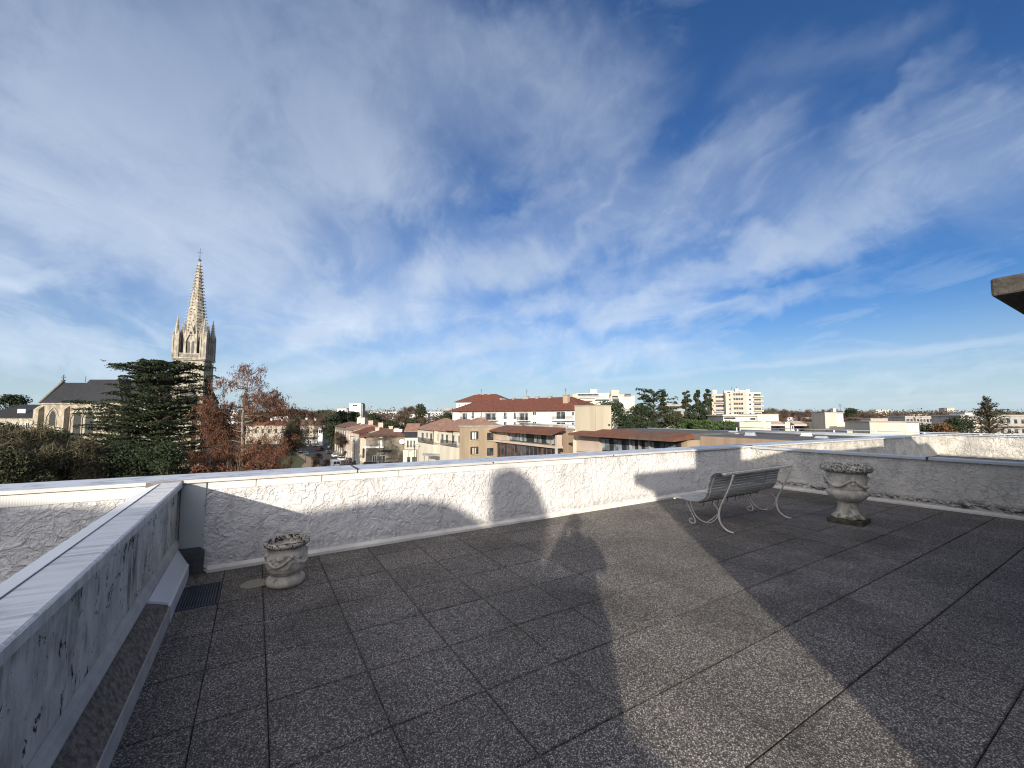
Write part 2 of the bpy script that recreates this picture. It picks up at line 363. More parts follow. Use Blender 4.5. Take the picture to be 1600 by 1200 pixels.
    pm('hair', (.03, .02, .013), (.02, .014, .01), 30, .7)
    pm('phone_black', (.015, .015, .016), (.012, .012, .013), 9, .3)
terrace_mats()

# ------------------------------------------------------------------ mesh builder
class MB:
    def __init__(s): s.v = []; s.f = []; s.sm = []
    def add(s, vs, fs, smooth=False):
        o = len(s.v); s.v += [tuple(x) for x in vs]
        s.f += [tuple(i + o for i in f) for f in fs]; s.sm += [smooth] * len(fs); return s
    def box(s, x0, x1, y0, y1, z0, z1):
        return s.add([(x0, y0, z0), (x1, y0, z0), (x1, y1, z0), (x0, y1, z0), (x0, y0, z1), (x1, y0, z1), (x1, y1, z1), (x0, y1, z1)],
                     [(0, 3, 2, 1), (4, 5, 6, 7), (0, 1, 5, 4), (1, 2, 6, 5), (2, 3, 7, 6), (3, 0, 4, 7)])
    def bbox(s, x0, x1, y0, y1, z0, z1, b=.004):        # chamfered box
        bm = bmesh.new(); bmesh.ops.create_cube(bm, size=1)
        for v in bm.verts: v.co = Vector(((x0 + x1) / 2 + v.co.x * (x1 - x0), (y0 + y1) / 2 + v.co.y * (y1 - y0), (z0 + z1) / 2 + v.co.z * (z1 - z0)))
        bmesh.ops.bevel(bm, geom=list(bm.edges), offset=b, segments=2, affect='EDGES', profile=.5)
        bm.verts.ensure_lookup_table(); bm.verts.index_update()
        s.add([v.co for v in bm.verts], [tuple(v.index for v in f.verts) for f in bm.faces]); bm.free(); return s
    def prism(s, poly, z0, z1, fn=None):               # poly in (a,b), extruded; fn maps (a,b,c)->xyz
        n = len(poly); fn = fn or (lambda a, b, c: (a, b, c))
        vs = [fn(a, b, z0) for a, b in poly] + [fn(a, b, z1) for a, b in poly]
        fs = [tuple(range(n))[::-1], tuple(range(n, 2 * n))] + [(i, (i + 1) % n, n + (i + 1) % n, n + i) for i in range(n)]
        return s.add(vs, fs)
    def tube(s, pts, rad, n=8, caps=True, flat=1.0):
        pts = [Vector(p) for p in pts]; rad = rad if isinstance(rad, (list, tuple)) else [rad] * len(pts)
        vs = []; up = Vector((0.13, 0.21, 1)).normalized()
        for i, p in enumerate(pts):
            t = (pts[min(i + 1, len(pts) - 1)] - pts[max(i - 1, 0)]); t = t.normalized() if t.length > 1e-9 else Vector((0, 0, 1))
            a = t.cross(up); a = a.normalized() if a.length > 1e-3 else Vector((1, 0, 0)); b = t.cross(a)
            for j in range(n):
                q = 2 * math.pi * j / n; vs.append(p + a * math.cos(q) * rad[i] + b * math.sin(q) * rad[i] * flat)
        fs = [(i * n + j, i * n + (j + 1) % n, (i + 1) * n + (j + 1) % n, (i + 1) * n + j) for i in range(len(pts) - 1) for j in range(n)]
        if caps: fs += [tuple(range(n))[::-1], tuple(range((len(pts) - 1) * n, len(pts) * n))]
        return s.add(vs, fs, n > 4)
    def lathe(s, prof, n=32, c=(0, 0), fn=None, caps=False):
        vs = []
        for (r, z) in prof:
            for j in range(n):
                q = 2 * math.pi * j / n; rr = r if fn is None else r + fn(q, z)
                vs.append((c[0] + rr * math.cos(q), c[1] + rr * math.sin(q), z))
        fs = [(i * n + j, i * n + (j + 1) % n, (i + 1) * n + (j + 1) % n, (i + 1) * n + j) for i in range(len(prof) - 1) for j in range(n)]
        if caps: fs += [tuple(range(n))[::-1], tuple(range((len(prof) - 1) * n, len(prof) * n))]
        return s.add(vs, fs, n > 10)
    def cone(s, c, r0, r1, z0, z1, n=8, rot=0.0):
        vs = [(c[0] + r * math.cos(2 * math.pi * j / n + rot), c[1] + r * math.sin(2 * math.pi * j / n + rot), z) for r, z in ((r0, z0), (r1, z1)) for j in range(n)]
        return s.add(vs, [(j, (j + 1) % n, n + (j + 1) % n, n + j) for j in range(n)] + [tuple(range(n))[::-1], tuple(range(n, 2 * n))])
    def hip(s, x0, x1, y0, y1, z, h, e=None, t=.18):    # hip roof with a thick eave
        e = (y1 - y0) / 2 if e is None else e; ym = (y0 + y1) / 2
        s.box(x0, x1, y0, y1, z - t, z)
        z += .003
        return s.add([(x0, y0, z), (x1, y0, z), (x1, y1, z), (x0, y1, z), (x0 + e, ym, z + h), (x1 - e, ym, z + h)],
                     [(0, 1, 5, 4), (1, 2, 5), (2, 3, 4, 5), (3, 0, 4), (0, 3, 2, 1)])
    def sphere(s, c, r, nu=10, nv=7, sq=(1, 1, 1)):
        prof = [(max(1e-4, math.sin(math.pi * i / nv)), -math.cos(math.pi * i / nv)) for i in range(nv + 1)]
        vs = [(c[0] + a * math.cos(2 * math.pi * j / nu) * r * sq[0], c[1] + a * math.sin(2 * math.pi * j / nu) * r * sq[1], c[2] + z * r * sq[2]) for a, z in prof for j in range(nu)]
        return s.add(vs, [(i * nu + j, i * nu + (j + 1) % nu, (i + 1) * nu + (j + 1) % nu, (i + 1) * nu + j) for i in range(nv) for j in range(nu)], True)
    def build(s, name, mat, parent=None, loc=None, rz=0):
        me = bpy.data.meshes.new(name); me.from_pydata(s.v, [], s.f); me.update()
        bm = bmesh.new(); bm.from_mesh(me); bmesh.ops.recalc_face_normals(bm, faces=bm.faces); bm.to_mesh(me); bm.free()
        me.polygons.foreach_set('use_smooth', s.sm)
        return link(name, me, mat, parent, loc, rz)
def link(name, me, mat, parent=None, loc=None, rz=0):
    me.materials.append(MATS[mat]); o = bpy.data.objects.new(name, me); COL.objects.link(o)
    if parent is not None: o.parent = parent
    if loc is not None: o.location = loc
    o.rotation_euler = (0, 0, rz); return o
def tag(o, label, cat, group=None):
    o['label'] = label; o['category'] = cat
    if group: o['group'] = group
    return o
def thing(name, label, cat, loc=(0, 0, 0), rz=0, group=None):
    o = bpy.data.objects.new(name, None); COL.objects.link(o); o.location = loc; o.rotation_euler = (0, 0, rz)
    o.empty_display_size = .2; return tag(o, label, cat, group)
def struct(o, kind='structure'): o['kind'] = kind; return o
def copy_tree(o, parent=None):
    c = o.copy(); COL.objects.link(c)
    if parent is not None: c.parent = parent
    for ch in list(o.children): copy_tree(ch, c)
    return c

# ================================================================== TERRACE
def lipz(x): return .838 - .0056 * (x + 1)             # underside of the long parapet's coping
YW = 4.93
def bend(mb, x0=-9.0):                                   # follow the coping's slight fall
    mb.v = [(x, y, z + lipz(x) - .80) for x, y, z in mb.v]; return mb

def terrace():
    # floor pavers, one setting sheet of separate slabs over a dark bed
    mb = MB()
    X = [-.475, -.198, .104] + [.104 + .5 * i for i in range(1, 30)]
    Y = [4.57 - .5 * i for i in range(-1, 34)]
    Y[0] = 4.915
    random.seed(3)
    for i in range(len(X) - 1):
        for j in range(len(Y) - 1):
            x0, x1, y1, y0 = X[i], X[i + 1], Y[j], Y[j + 1]
            if x0 > 9.4: continue
            if i == 0 and j == 1: continue                 # the drain grate sits here
            xw = 9.29 if x1 > 9.0 else x1
            g = random.uniform(.0013, .0028); jz = random.uniform(-.0012, .0012)
            j1, j2 = random.uniform(-.0008, .0008), random.uniform(-.0008, .0008)
            gy = g + .0010; a, b, c, d = x0 + g + j1, min(x1, xw) - g + j1, y0 + gy + j2, y1 - gy + j2
            if b - a < .05: continue
            e = .0035
            mb.add([(a, c, -.03), (b, c, -.03), (b, d, -.03), (a, d, -.03), (a, c, jz - e), (b, c, jz - e), (b, d, jz - e), (a, d, jz - e),
                    (a + e, c + e, jz), (b - e, c + e, jz), (b - e, d - e, jz), (a + e, d - e, jz)],
                   [(8, 9, 10, 11)] + [(4 + q, 4 + (q + 1) % 4, 8 + (q + 1) % 4, 8 + q) for q in range(4)] + [(q, (q + 1) % 4, 4 + (q + 1) % 4, 4 + q) for q in range(4)])
    struct(mb.build('terrace_floor', 'aggregate'))
    struct(MB().box(-14, 22, -14, 5.12, -.30, -.028).build('terrace_bed', 'joint'))
    struct(MB().box(9.5, 21.0, -9, 4.90, -.03, -.004).build('neighbour_roof_floor', 'roof_felt'))
    # our own building below the terrace, seen only past the parapet
    b = thing('apartment_building', 'white rendered building that carries the paved roof terrace', 'building', (0, 0, G))
    MB().box(-14, 22, -14, 5.15, 0, -G - .302).build('wall', 'whitewall', b)
    # long parapet
    p = thing('parapet_wall', 'long white trowelled parapet running behind the small pot and the bench', 'parapet', (0, 0, 0))
    wl = MB().box(-9, 21.3, YW, YW + .27, 0, .80 + .004)
    # subdivide length for the fall of the top
    wl = MB()
    xs = np.linspace(-9, 21.3, 30)
    for a, b_ in zip(xs[:-1], xs[1:]):
        za, zb = lipz(a) + .002, lipz(b_) + .002
        wl.add([(a, YW, 0), (b_, YW, 0), (b_, YW, zb), (a, YW, za), (a, YW + .27, 0), (b_, YW + .27, 0), (b_, YW + .27, zb), (a, YW + .27, za)], [(0, 1, 2, 3), (5, 4, 7, 6), (3, 2, 6, 7)])
    wl.build('wall', 'stucco_white', p)
    far = MB()
    for a, b_ in ((9.35, 21.17),):
        far.add([(a, YW - .004, 0), (b_, YW - .004, 0), (b_, YW - .004, lipz(b_)), (a, YW - .004, lipz(a))], [(0, 1, 2, 3)])
    far.build('wall_facing', 'stucco_stained', p)
    joints = [-9, -3.2, .985, 8.93, 15.5, 21.2]
    for a, b_ in zip(joints[:-1], joints[1:]):
        g = .006
        cp = MB().add([(a + g, YW - .035, .832), (b_ - g, YW - .035, .832), (b_ - g, YW + .37, .842), (a + g, YW + .37, .842),
                       (a + g, YW - .035, .828), (b_ - g, YW - .035, .828), (b_ - g, YW + .37, .80), (a + g, YW + .37, .80)],
                      [(0, 1, 2, 3), (7, 6, 5, 4), (0, 4, 5, 1), (1, 5, 6, 2), (2, 6, 7, 3), (3, 7, 4, 0)])
        cp = bend(cp); co = cp.build('coping', 'coping_metal', p)
        lp = MB().box(a + g, b_ - g, YW - .040, YW - .0355, .802, .831); bend(lp).build('coping_lip', 'coping_lip', co)
    for x in (.985, 8.93, 4.9, 2.7):
        st = MB().box(x - .008, x + .008, YW - .044, YW + .374, .834, .846)
        if x in (4.9, 2.7): st = MB().tube([(x, YW - .052, .818), (x, YW - .038, .818)], .009, 8)
        bend(st).build('joint_cover' if x in (.985, 8.93) else 'screw_head', 'dark_metal', p)
    # ribbed strips under the lip
    for a, b_ in ((-3.0, -1.75), (-1.74, -.80), (-.36, .02), (.03, .62), (.63, 1.45), (1.46, 2.6), (2.61, 4.3)):
        bend(MB().box(a, b_, YW - .010, YW, .725 if a > -.8 else .70, .806)).build('ribbed_strip', 'ribbed_strip', p)
    # skirting along the floor
    sk = MB().prism([(YW - .012, 0), (YW - .055, .002), (YW - .055, .030), (YW - .038, .034), (YW - .014, .052), (YW - .002, .054), (YW - .002, 0)], -.34, 8.92, lambda a, b, c: (c, a, b))
    sk.build('skirting', 'skirt_paint', p)
    # metal sheet where the divider meets the parapet + bitumen patch
    s = MB().box(-.565, -.378, YW - .016, YW - .0015, .225, lipz(0) - .006).build('metal_sheet', 'sheet_grey', p)
    for z in (.35, .62): MB().tube([(-.386, YW - .020, z), (-.386, YW - .014, z)], .004, 6).build('rivet', 'dark_metal', s)
    random.seed(5)
    out = [(-.50, .0), (-.36, .0)] + [(-.372 + random.uniform(-.012, .012), z) for z in (.05, .09, .13, .17, .21)] + [(-.40, .242), (-.56, .246)]
    out[0] = (-.56, .0)
    MB().prism(out, YW - .026, YW - .018, lambda a, b, c: (a, c, b)).build('flashing_patch', 'bitumen', p)
    # divider wall on the left
    d = thing('divider_wall', 'low grey streaked dividing wall with a stained pale coping at left', 'wall', (0, 0, 0))
    MB().box(-.74, -.585, -6, YW - .002, 0, .80).build('wall', 'streaked_concrete', d)
    cp = MB().prism([(-.555, .812), (-.555, .848), (-.562, .855), (-.695, .858), (-.70, .857), (-.80, .822), (-.815, .80), (-.74, .80), (-.58, .80)], -6, YW - .055, lambda a, b, c: (a, c, b))
    c0 = cp.build('coping', 'coping_streaked', d)
    MB().box(-.5549, -.551, -6, YW - .06, .806, .846).build('coping_lip', 'coping_lip_stained', c0)
    MB().prism([(-.7045, .8595), (-.80, .8255), (-.817, .80), (-.822, .80), (-.806, .829), (-.705, .8635)], -6, YW - .12, lambda a, b, c: (a, c, b)).build('coping_flashing', 'sheet_white', c0)
    MB().box(-.556, -.81, YW - .054, YW - .042, .785, .868).build('mortar_joint', 'mortar', d)
    MB().tube([(-.562, YW - .045, .86), (-.562, YW - .045, .30)], .003, 5).build('crack_line', 'dark_metal', d)
    # sloped ledge at the foot of the divider
    led = MB().prism([(-.584, 0), (-.475, 0), (-.475, .112), (-.484, .120), (-.584, .285)], -6, 3.90, lambda a, b, c: (a, c, b))
    led.v = [(x, y + (.0 if x > -.50 else -.35) if y > 3 else y, z) for x, y, z in led.v]
    l0 = led.build('ledge', 'cement_mossy', d)
    MB().box(-.4748, -.468, -6, 3.90, .0, .114).build('ledge_edge', 'cement_pale', l0)
    cov = MB().prism([(-.584, 0), (-.466, 0), (-.466, .118), (-.480, .131), (-.584, .300)], 3.902, YW - .05, lambda a, b, c: (a, c, b))
    cov.v = [(x, y + (.0 if x > -.50 else -.352) if y < 4.5 else (y if x < -.5 else y - .05), z) for x, y, z in cov.v]
    cov.build('ledge_cover', 'sheet_white', d)
    MB().prism([(-.5835, .285), (-.555, .262), (-.548, .285), (-.562, .325), (-.5835, .345)], -6, YW - .03, lambda a, b, c: (a, c, b)).build('cove_strip', 'cement_pale', d)
    # right hand parapet
    q = thing('parapet_wall', 'grimy cracked white parapet with blue-grey coping behind the pedestal urn', 'parapet', (0, 0, 0))
    A, B = Vector((8.95, YW, 0)), Vector((9.25, .9, 0)); dr = (B - A).normalized(); nrm_ = Vector((-dr.y, dr.x, 0))   # points to +x side
    Bf = A + dr * 14
    def loc(t, o, z): v = A + dr * t + nrm_ * o; return (v.x, v.y, z)
    wl = MB(); T = [0, 2, 4, 6, 9, 14]
    for a, b_ in zip(T[:-1], T[1:]):
        wl.add([loc(t, o, z) for t in (a, b_) for o in (0, .24) for z in (0, .775 - .005 * t)], [(0, 4, 5, 1), (2, 3, 7, 6), (1, 5, 7, 3)])
    wl.build('wall', 'stucco_dirty', q)
    for a, b_ in ((.05, 2.68), (2.69, 8.0), (8.02, 14)):
        cp = MB().add([loc(t, o, z - .005 * t) for t in (a, b_) for o, z in ((-.04, .805), (.34, .795), (.34, .765), (-.04, .772))],
                      [(0, 1, 2, 3), (4, 7, 6, 5), (0, 4, 5, 1), (3, 2, 6, 7), (0, 3, 7, 4), (1, 5, 6, 2)])
        co = cp.build('coping', 'coping_metal', q)
        MB().add([loc(t, o, z - .005 * t) for t in (a, b_) for o, z in ((-.046, .803), (-.041, .803), (-.041, .766), (-.046, .766))],
                      [(0, 1, 2, 3), (4, 7, 6, 5), (0, 4, 5, 1), (3, 2, 6, 7), (0, 3, 7, 4), (1, 5, 6, 2)]).build('coping_lip', 'sheet_grey', co)
    jc = MB(); t = 2.685
    jc.add([loc(t + e, o, z - .005 * t) for e in (-.012, .012) for o, z in ((-.052, .770), (-.052, .812), (.1, .812), (.1, .770))], [(0, 1, 2, 3), (4, 7, 6, 5), (0, 4, 5, 1), (1, 5, 6, 2), (0, 3, 7, 4)])
    jc.build('joint_cover', 'dark_metal', q)
    MB().add([loc(t, o, z) for t in (.06, 14) for o, z in ((-.002, 0), (-.058, 0), (-.058, .028), (-.03, .045), (-.002, .05))],
             [(0, 1, 2, 3, 4), (9, 8, 7, 6, 5), (0, 5, 6, 1), (1, 6, 7, 2), (2, 7, 8, 3), (3, 8, 9, 4)]).build('skirting', 'skirt_paint', q)
    # far wall that closes the neighbouring roof
    f = thing('parapet_wall', 'far stained end wall closing the neighbouring roof at right', 'parapet', (21.17, 0, 0))
    MB().box(0, .25, -10, YW, 0, .74).build('wall', 'stucco_stained', f)
    MB().box(-.05, .33, -10, YW + .38, .742, .77).build('coping', 'coping_metal', f)
    # drain grate
    g = thing('drain_grate', 'dark blue slotted drain grate set in the floor corner at left', 'grate', (-.335, 4.32, 0))
    fr = MB()
    for a in ((-.14, .135, -.25, -.238), (-.14, .135, .238, .25), (-.14, -.128, -.238, .238), (.123, .135, -.238, .238)): fr.box(a[0], a[1], a[2], a[3], -.02, .004)
    fr.build('frame', 'grate_blue', g)
    sl_ = MB(); i = -.122
    while i < .118: sl_.box(i, i + .012, -.2375, .2375, -.018, .002); i += .0185
    sl_.build('bars', 'grate_blue', g)
    MB().box(-.128, .123, -.238, .238, -.027, -.024).build('pan', 'plinth_wet', g)
    # pale round mark left by a planter
    c = MB(); n = 30
    pts = [(.045 + (.125 + .012 * math.sin(3 * a)) * math.cos(a), 4.36 + (.13 + .01 * math.cos(4 * a)) * math.sin(a)) for a in [2 * math.pi * i / n for i in range(n)]]
    c.prism(pts, .0018, .0045)
    m_ = MATS['lichen_spot']; k = N(m_.node_tree); bs = m_.node_tree.nodes['Principled BSDF']; g = k.n('ShaderNodeNewGeometry'); co = g.outputs['Position']
    dd = k.v('LENGTH', k.v('SUBTRACT', co, (.045, 4.36, .0045)))
    a_ = k.m('ADD', k.mr(dd, .135, .09), k.m('MULTIPLY', k.m('SUBTRACT', k.noise(co, 70, 5, .7), .5), 2.2)); a_ = k.mr(a_, .35, .8)
    k.l(k.m('MULTIPLY', a_, .8), bs.inputs['Alpha'])
    struct(c.build('floor_stain', 'lichen_spot'))
terrace()

# ------------------------------------------------------------------ planters
def planters():
    # small pot
    p = thing('stone_pot', 'small round cast stone pot with dark lichened rim by the left end of the parapet', 'planter', (.275, 4.245, 0))
    def relief(q, z):
        if not (.135 < z < .29): return 0
        s = math.sin((z - .135) / .155 * math.pi)
        return .012 * s * max(-.3, math.sin(q * 6 + 2.2 * math.sin(z * 42)) * math.cos(z * 60 + 2 * math.sin(q * 6))) + .006 * s * abs(math.sin(q * 17 + z * 95))
    prof = [(.001, .0), (.128, .0), (.150, .006), (.154, .03), (.150, .055), (.132, .072), (.118, .082), (.117, .095), (.122, .100), (.130, .104), (.128, .112), (.134, .122)]
    for i in range(29):
        t = i / 28; prof.append((.136 + .022 * math.sin(t * 2.3 + .35) , .126 + t * .17))
    prof += [(.152, .305), (.148, .315), (.152, .325), (.166, .333), (.180, .340), (.184, .352), (.182, .366), (.172, .374), (.158, .374), (.150, .366), (.142, .34), (.140, .285), (.06, .28), (.001, .28)]
    MB().lathe(prof, 144, (0, 0), relief).build('body', 'cast_stone', p)
    # swag tubes on the belly
    sw = MB()
    for a in range(4):
        pts = []
        for t in np.linspace(0, 1, 15):
            q = a * math.pi / 2 + t * math.pi / 2 + .2; z = .262 - .075 * math.sin(t * math.pi); r = .158 - .004 * abs(t - .5)
            pts.append((r * math.cos(q), r * math.sin(q), z))
        sw.tube(pts, [.008 + .008 * math.sin(math.pi * i / 14) for i in range(15)], 8)
        q = a * math.pi / 2 + .2; sw.sphere((.158 * math.cos(q), .158 * math.sin(q), .262), .020)
    sw.build('garland', 'cast_stone', p)
    MB().lathe([(.001, .300), (.139, .300), (.1395, .295), (.001, .295)], 40).build('soil', 'soil', p)
    # big urn
    u = thing('pedestal_urn', 'tall weathered stone urn on a square foot in front of the right parapet', 'urn', (6.99, 2.56, 0), R(5))
    MB().bbox(-.195, .195, -.195, .195, 0, .062, .008).build('plinth', 'plinth_wet', u)
    MB().lathe([(.001, .063), (.185, .063), (.19, .078), (.178, .095), (.150, .118), (.128, .150), (.116, .20), (.114, .245), (.120, .268), (.134, .278), (.001, .279)], 48).build('foot', 'cast_stone_old', u)
    def rl(q, z):
        if .285 < z < .43: return .006 * abs(math.sin(q * 9)) * math.sin((z - .285) / .145 * math.pi)
        if .47 < z < .66: return .008 * math.sin(q * 5 + 6 * z) * math.cos(z * 40 + q * 3) * math.sin((z - .47) / .19 * math.pi)
        return 0
    prof = [(.001, .280), (.110, .280), (.140, .290), (.175, .315), (.208, .350), (.226, .385), (.230, .41), (.224, .432), (.206, .445), (.204, .455), (.212, .465)]
    prof += [(.212 + .014 * (i / 10) ** 2 + .006 * math.sin(i / 10 * 3), .47 + .19 * i / 10) for i in range(11)]
    prof += [(.226, .672), (.232, .682), (.255, .690), (.282, .702), (.292, .722), (.292, .748), (.280, .770), (.262, .782), (.244, .782), (.232, .77), (.212, .73), (.200, .66), (.08, .64), (.001, .64)]
    MB().lathe(prof, 90, (0, 0), rl).build('bowl', 'cast_stone_old', u)
    sw = MB()
    for a in range(4):
        pts = []
        for t in np.linspace(0, 1, 17):
            q = a * math.pi / 2 + t * math.pi / 2 + .55; z = .618 - .115 * math.sin(t * math.pi); pts.append((.232 * math.cos(q), .232 * math.sin(q), z))
        sw.tube(pts, [.010 + .013 * math.sin(math.pi * i / 16) for i in range(17)], 8)
        q = a * math.pi / 2 + .55
        sw.sphere((.232 * math.cos(q), .232 * math.sin(q), .60), .032, 10, 7, (1, 1, 1.3)); sw.sphere((.236 * math.cos(q), .236 * math.sin(q), .545), .022)
    sw.build('garland', 'cast_stone_old', u)
    MB().lathe([(.001, .690), (.203, .690), (.204, .68), (.001, .68)], 40).build('soil', 'soil', u)
planters()

# ------------------------------------------------------------------ bench
def bench():
    b = thing('garden_bench', 'slatted garden bench with curled back and cream iron legs, seen from behind', 'bench', (5.8, 3.35, 0))
    ox, oy = 5.8, 3.35
    path = [(3.80, .330), (3.775, .345), (3.70, .347), (3.60, .337), (3.50, .340), (3.42, .354), (3.36, .382), (3.318, .425), (3.298, .48), (3.284, .54), (3.266, .60), (3.244, .66), (3.215, .71), (3.178, .742), (3.135, .752), (3.095, .742)]
    P_ = [Vector((0, y - oy, z)) for y, z in path]
    L = [0]
    for i in range(1, len(P_)): L.append(L[-1] + (P_[i] - P_[i - 1]).length)
    def pt(s):
        s = max(0, min(L[-1], s))
        for i in range(1, len(L)):
            if s <= L[i]: t = (s - L[i - 1]) / (L[i] - L[i - 1]); return P_[i - 1].lerp(P_[i], t), (P_[i] - P_[i - 1]).normalized()
    x0, x1 = 4.93 - ox, 6.62 - ox
    s = .004; wd = .028; n = 0; random.seed(2)
    while s + wd < L[-1]:
        a, ta = pt(s); c, tc_ = pt(s + wd); nn = Vector((0, -ta.z, ta.y)); nn = nn if nn.z > 0 or nn.y > 0 else -nn
        h = nn * .006; j = random.uniform(-.012, .012)
        mb = MB(); vs = [Vector((x, 0, 0)) + q for x in (x0 + j, x1 + j) for q in (a - h, c - h, c + h, a + h)]
        mb.add(vs, [(3, 2, 1, 0), (4, 5, 6, 7), (0, 1, 5, 4), (1, 2, 6, 5), (2, 3, 7, 6), (3, 0, 4, 7)])
        mb.build('seat_slat' if s < .42 else 'back_slat', 'slat_paint', b); s += wd + .0105; n += 1
    # top rail
    MB().bbox(x0 + .05, x1 + .01, 3.065 - oy, 3.115 - oy, .715, .745, .006).build('top_rail', 'iron_cream', b)
    def T(pts, r=.012, fl=.5, x=0): return [Vector((x, y - oy, z)) for y, z in pts]
    def smooth(pts, n=6):
        o = []; m = len(pts)
        for i in range(m - 1):
            p0, p1, p2, p3 = pts[max(i - 1, 0)], pts[i], pts[i + 1], pts[min(i + 2, m - 1)]
            for j in range(n):
                t = j / n; o.append(tuple(.5 * (2 * p1[k_] + (p2[k_] - p0[k_]) * t + (2 * p0[k_] - 5 * p1[k_] + 4 * p2[k_] - p3[k_]) * t * t + (3 * p1[k_] - p0[k_] - 3 * p2[k_] + p3[k_]) * t ** 3) for k_ in (0, 1)))
        return o + [pts[-1]]
    rear = smooth([(3.055, .010), (3.10, .012), (3.165, .035), (3.222, .09), (3.245, .17), (3.23, .265), (3.178, .38), (3.09, .56), (3.03, .72)])
    front = smooth([(3.72, .31), (3.67, .20), (3.61, .10), (3.585, .045), (3.600, .014), (3.640, .008), (3.672, .028), (3.668, .055), (3.645, .066), (3.628, .055)])
    brace = smooth([(3.655, .30), (3.62, .19), (3.555, .10), (3.45, .062), (3.35, .08), (3.275, .15), (3.25, .25), (3.32, .33)])
    strut = smooth([(3.42, .064), (3.35, .115), (3.27, .19)])
    for x in (5.09 - ox, 6.50 - ox):
        for nm, pp, r in (('rear_leg', rear, .0155), ('front_leg', front, .012), ('scroll_brace', brace, .009), ('strut', strut, .008)):
            MB().tube([(x, y - oy, z) for y, z in pp], r, 8, True, .6).build(nm, 'iron_cream', b)
    for x in (4.99 - ox, 5.33 - ox, 5.80 - ox, 6.27 - ox):
        pp = [pt(q)[0] + Vector((x, -.010, -.009)) for q in np.linspace(.02, L[-1] - .03, 26)]
        MB().tube(pp, .010, 6, True, .5).build('strap', 'iron_cream' if x < -.7 else 'slat_paint', b)
    random.seed(4)
    for i in range(9):
        x = -.72 + i * .175; y = 3.46 - oy + random.uniform(-.04, .06)
        hk = MB().tube([(x, y, .335), (x + .006, y + .004, .315), (x + .014, y + .01, .292), (x + .012, y + .018, .272), (x, y + .02, .262)], .0045, 5); hk.build('iron_tendril', 'dark_metal', b)
    fr = MB().tube([(x0 + .01, 3.80 - oy, .325), (x1 - .02, 3.80 - oy, .325)], .011, 8); fr.build('front_rail', 'iron_cream', b)
    # the two garland-like crossing stretchers below the seat
    cr = MB().tube([(-.71, 3.52 - oy, .30), (-.3, 3.50 - oy, .31), (.3, 3.50 - oy, .31), (.70, 3.52 - oy, .30)], .007, 6)
    cr.build('stretcher', 'dark_metal', b)
bench()

# ------------------------------------------------------------------ penthouse whose roof edge shows at right and whose shadow lies on the floor
def penthouse():
    t = thing('rooftop_penthouse', 'weathered dark roof corner of the penthouse jutting in at right edge', 'building', (0, 0, 0))
    def slab(x0, x1, y0, y1, mb):
        return mb.bbox(x0, x1, y0, y1, 2.60, 2.775, .02)
    m = MB(); slab(5.975, 14.5, .10, .94, m); m.build('roof_slab', 'roof_slab', t)
    m = MB(); slab(-.19, 14.5, -9, -1.885, m); m.build('roof_slab', 'roof_slab', t)
    sf = MB().prism([(6.20, .25), (14.3, .25), (14.3, .76), (6.20, .76)], 2.53, 2.598); sf.build('soffit', 'roof_under', t)
    MB().box(.13, 13, -8.6, -2.12, 0, 2.598).build('wall', 'penthouse_render', t)
    MB().box(12.2, 14.2, -2.118, .1, 0, 2.499).build('wall', 'penthouse_render', t)
    MB().box(3.3, 12.1, -2.08, .10, 0, 2.09).build('wall', 'penthouse_render', t)  # annex out of view, added to shade the floor at right
    MB().box(3.25, 12.15, -2.08, .15, 2.092, 2.13).build('coping', 'coping_metal', t)
    for x0_, x1_, z0_ in ((4.2, 5.1, .04), (6.4, 8.0, .7), (9.2, 10.8, .7)):
        m = MB().box(x0_, x1_, .101, .15, z0_, z0_ + .06).box(x0_, x1_, .101, .15, 1.9, 1.96).box(x0_, x0_ + .06, .101, .15, z0_ + .06, 1.9).box(x1_ - .06, x1_, .101, .15, z0_ + .06, 1.9)
        o = m.build('door' if z0_ < .1 else 'window', 'white_paint', t); MB().box(x0_ + .06, x1_ - .06, .102, .12, z0_ + .06, 1.9).build('pane', 'glass', o)
    MB().box(3.302, 12, .101, .115, 0, .10).build('skirting', 'skirt_paint', t)
    MB().box(.55, 1.5, -3.7, -3.0, 2.777, 4.4).build('chimney', 'penthouse_render', t)
    # unseen humped silhouette added behind at left to cast its shadow
    n = thing('humped_shadow_caster', 'added humped shadow caster behind the terrace at left', 'building', (0, 0, 0))
    def XY(s_, a): return (s_ * .773 + a * .634, -s_ * .634 + a * .773)
    # silhouette seen along the light: (s, q) with z = q - .2586*a + CAMZ
    te = math.tan(SUN_EL)
    def silh(pts, a, zb, name, mat, par, th=.5):
        poly = [(s_, q - te * a + CAMZ) for s_, q in pts] + [(pts[-1][0], zb), (pts[0][0], zb)]
        MB().prism(poly, a - th, a, lambda s_, z, c: (*XY(s_, c), z)).build(name, mat, par)
    silh([(-7, .02), (-2.95, .02), (-2.75, .05), (-2.35, .16), (-2.05, .24), (-1.75, .265), (-1.5, .22), (-1.3, .12), (-1.17, .02), (-1.06, -.04), (-.30, -.06), (-.29, -.38), (-.02, -.42)], -7.5, -.02, 'wall', 'penthouse_render', n)
    c = thing('rounded_shadow_caster', 'added rounded shadow cowl standing behind the terrace', 'chimney', (0, 0, 0))  # unseen rounded silhouette, added to cast the lump of shadow on the parapet
    silh([(-1.06, -.02), (-1.07, .55), (-1.0, .68), (-.88, .745), (-.76, .75), (-.64, .70), (-.54, .60), (-.44, .46), (-.37, .30), (-.31, .12), (-.29, -.02)], -8.02, -.02, 'caster', 'zinc', c, .6)
penthouse()

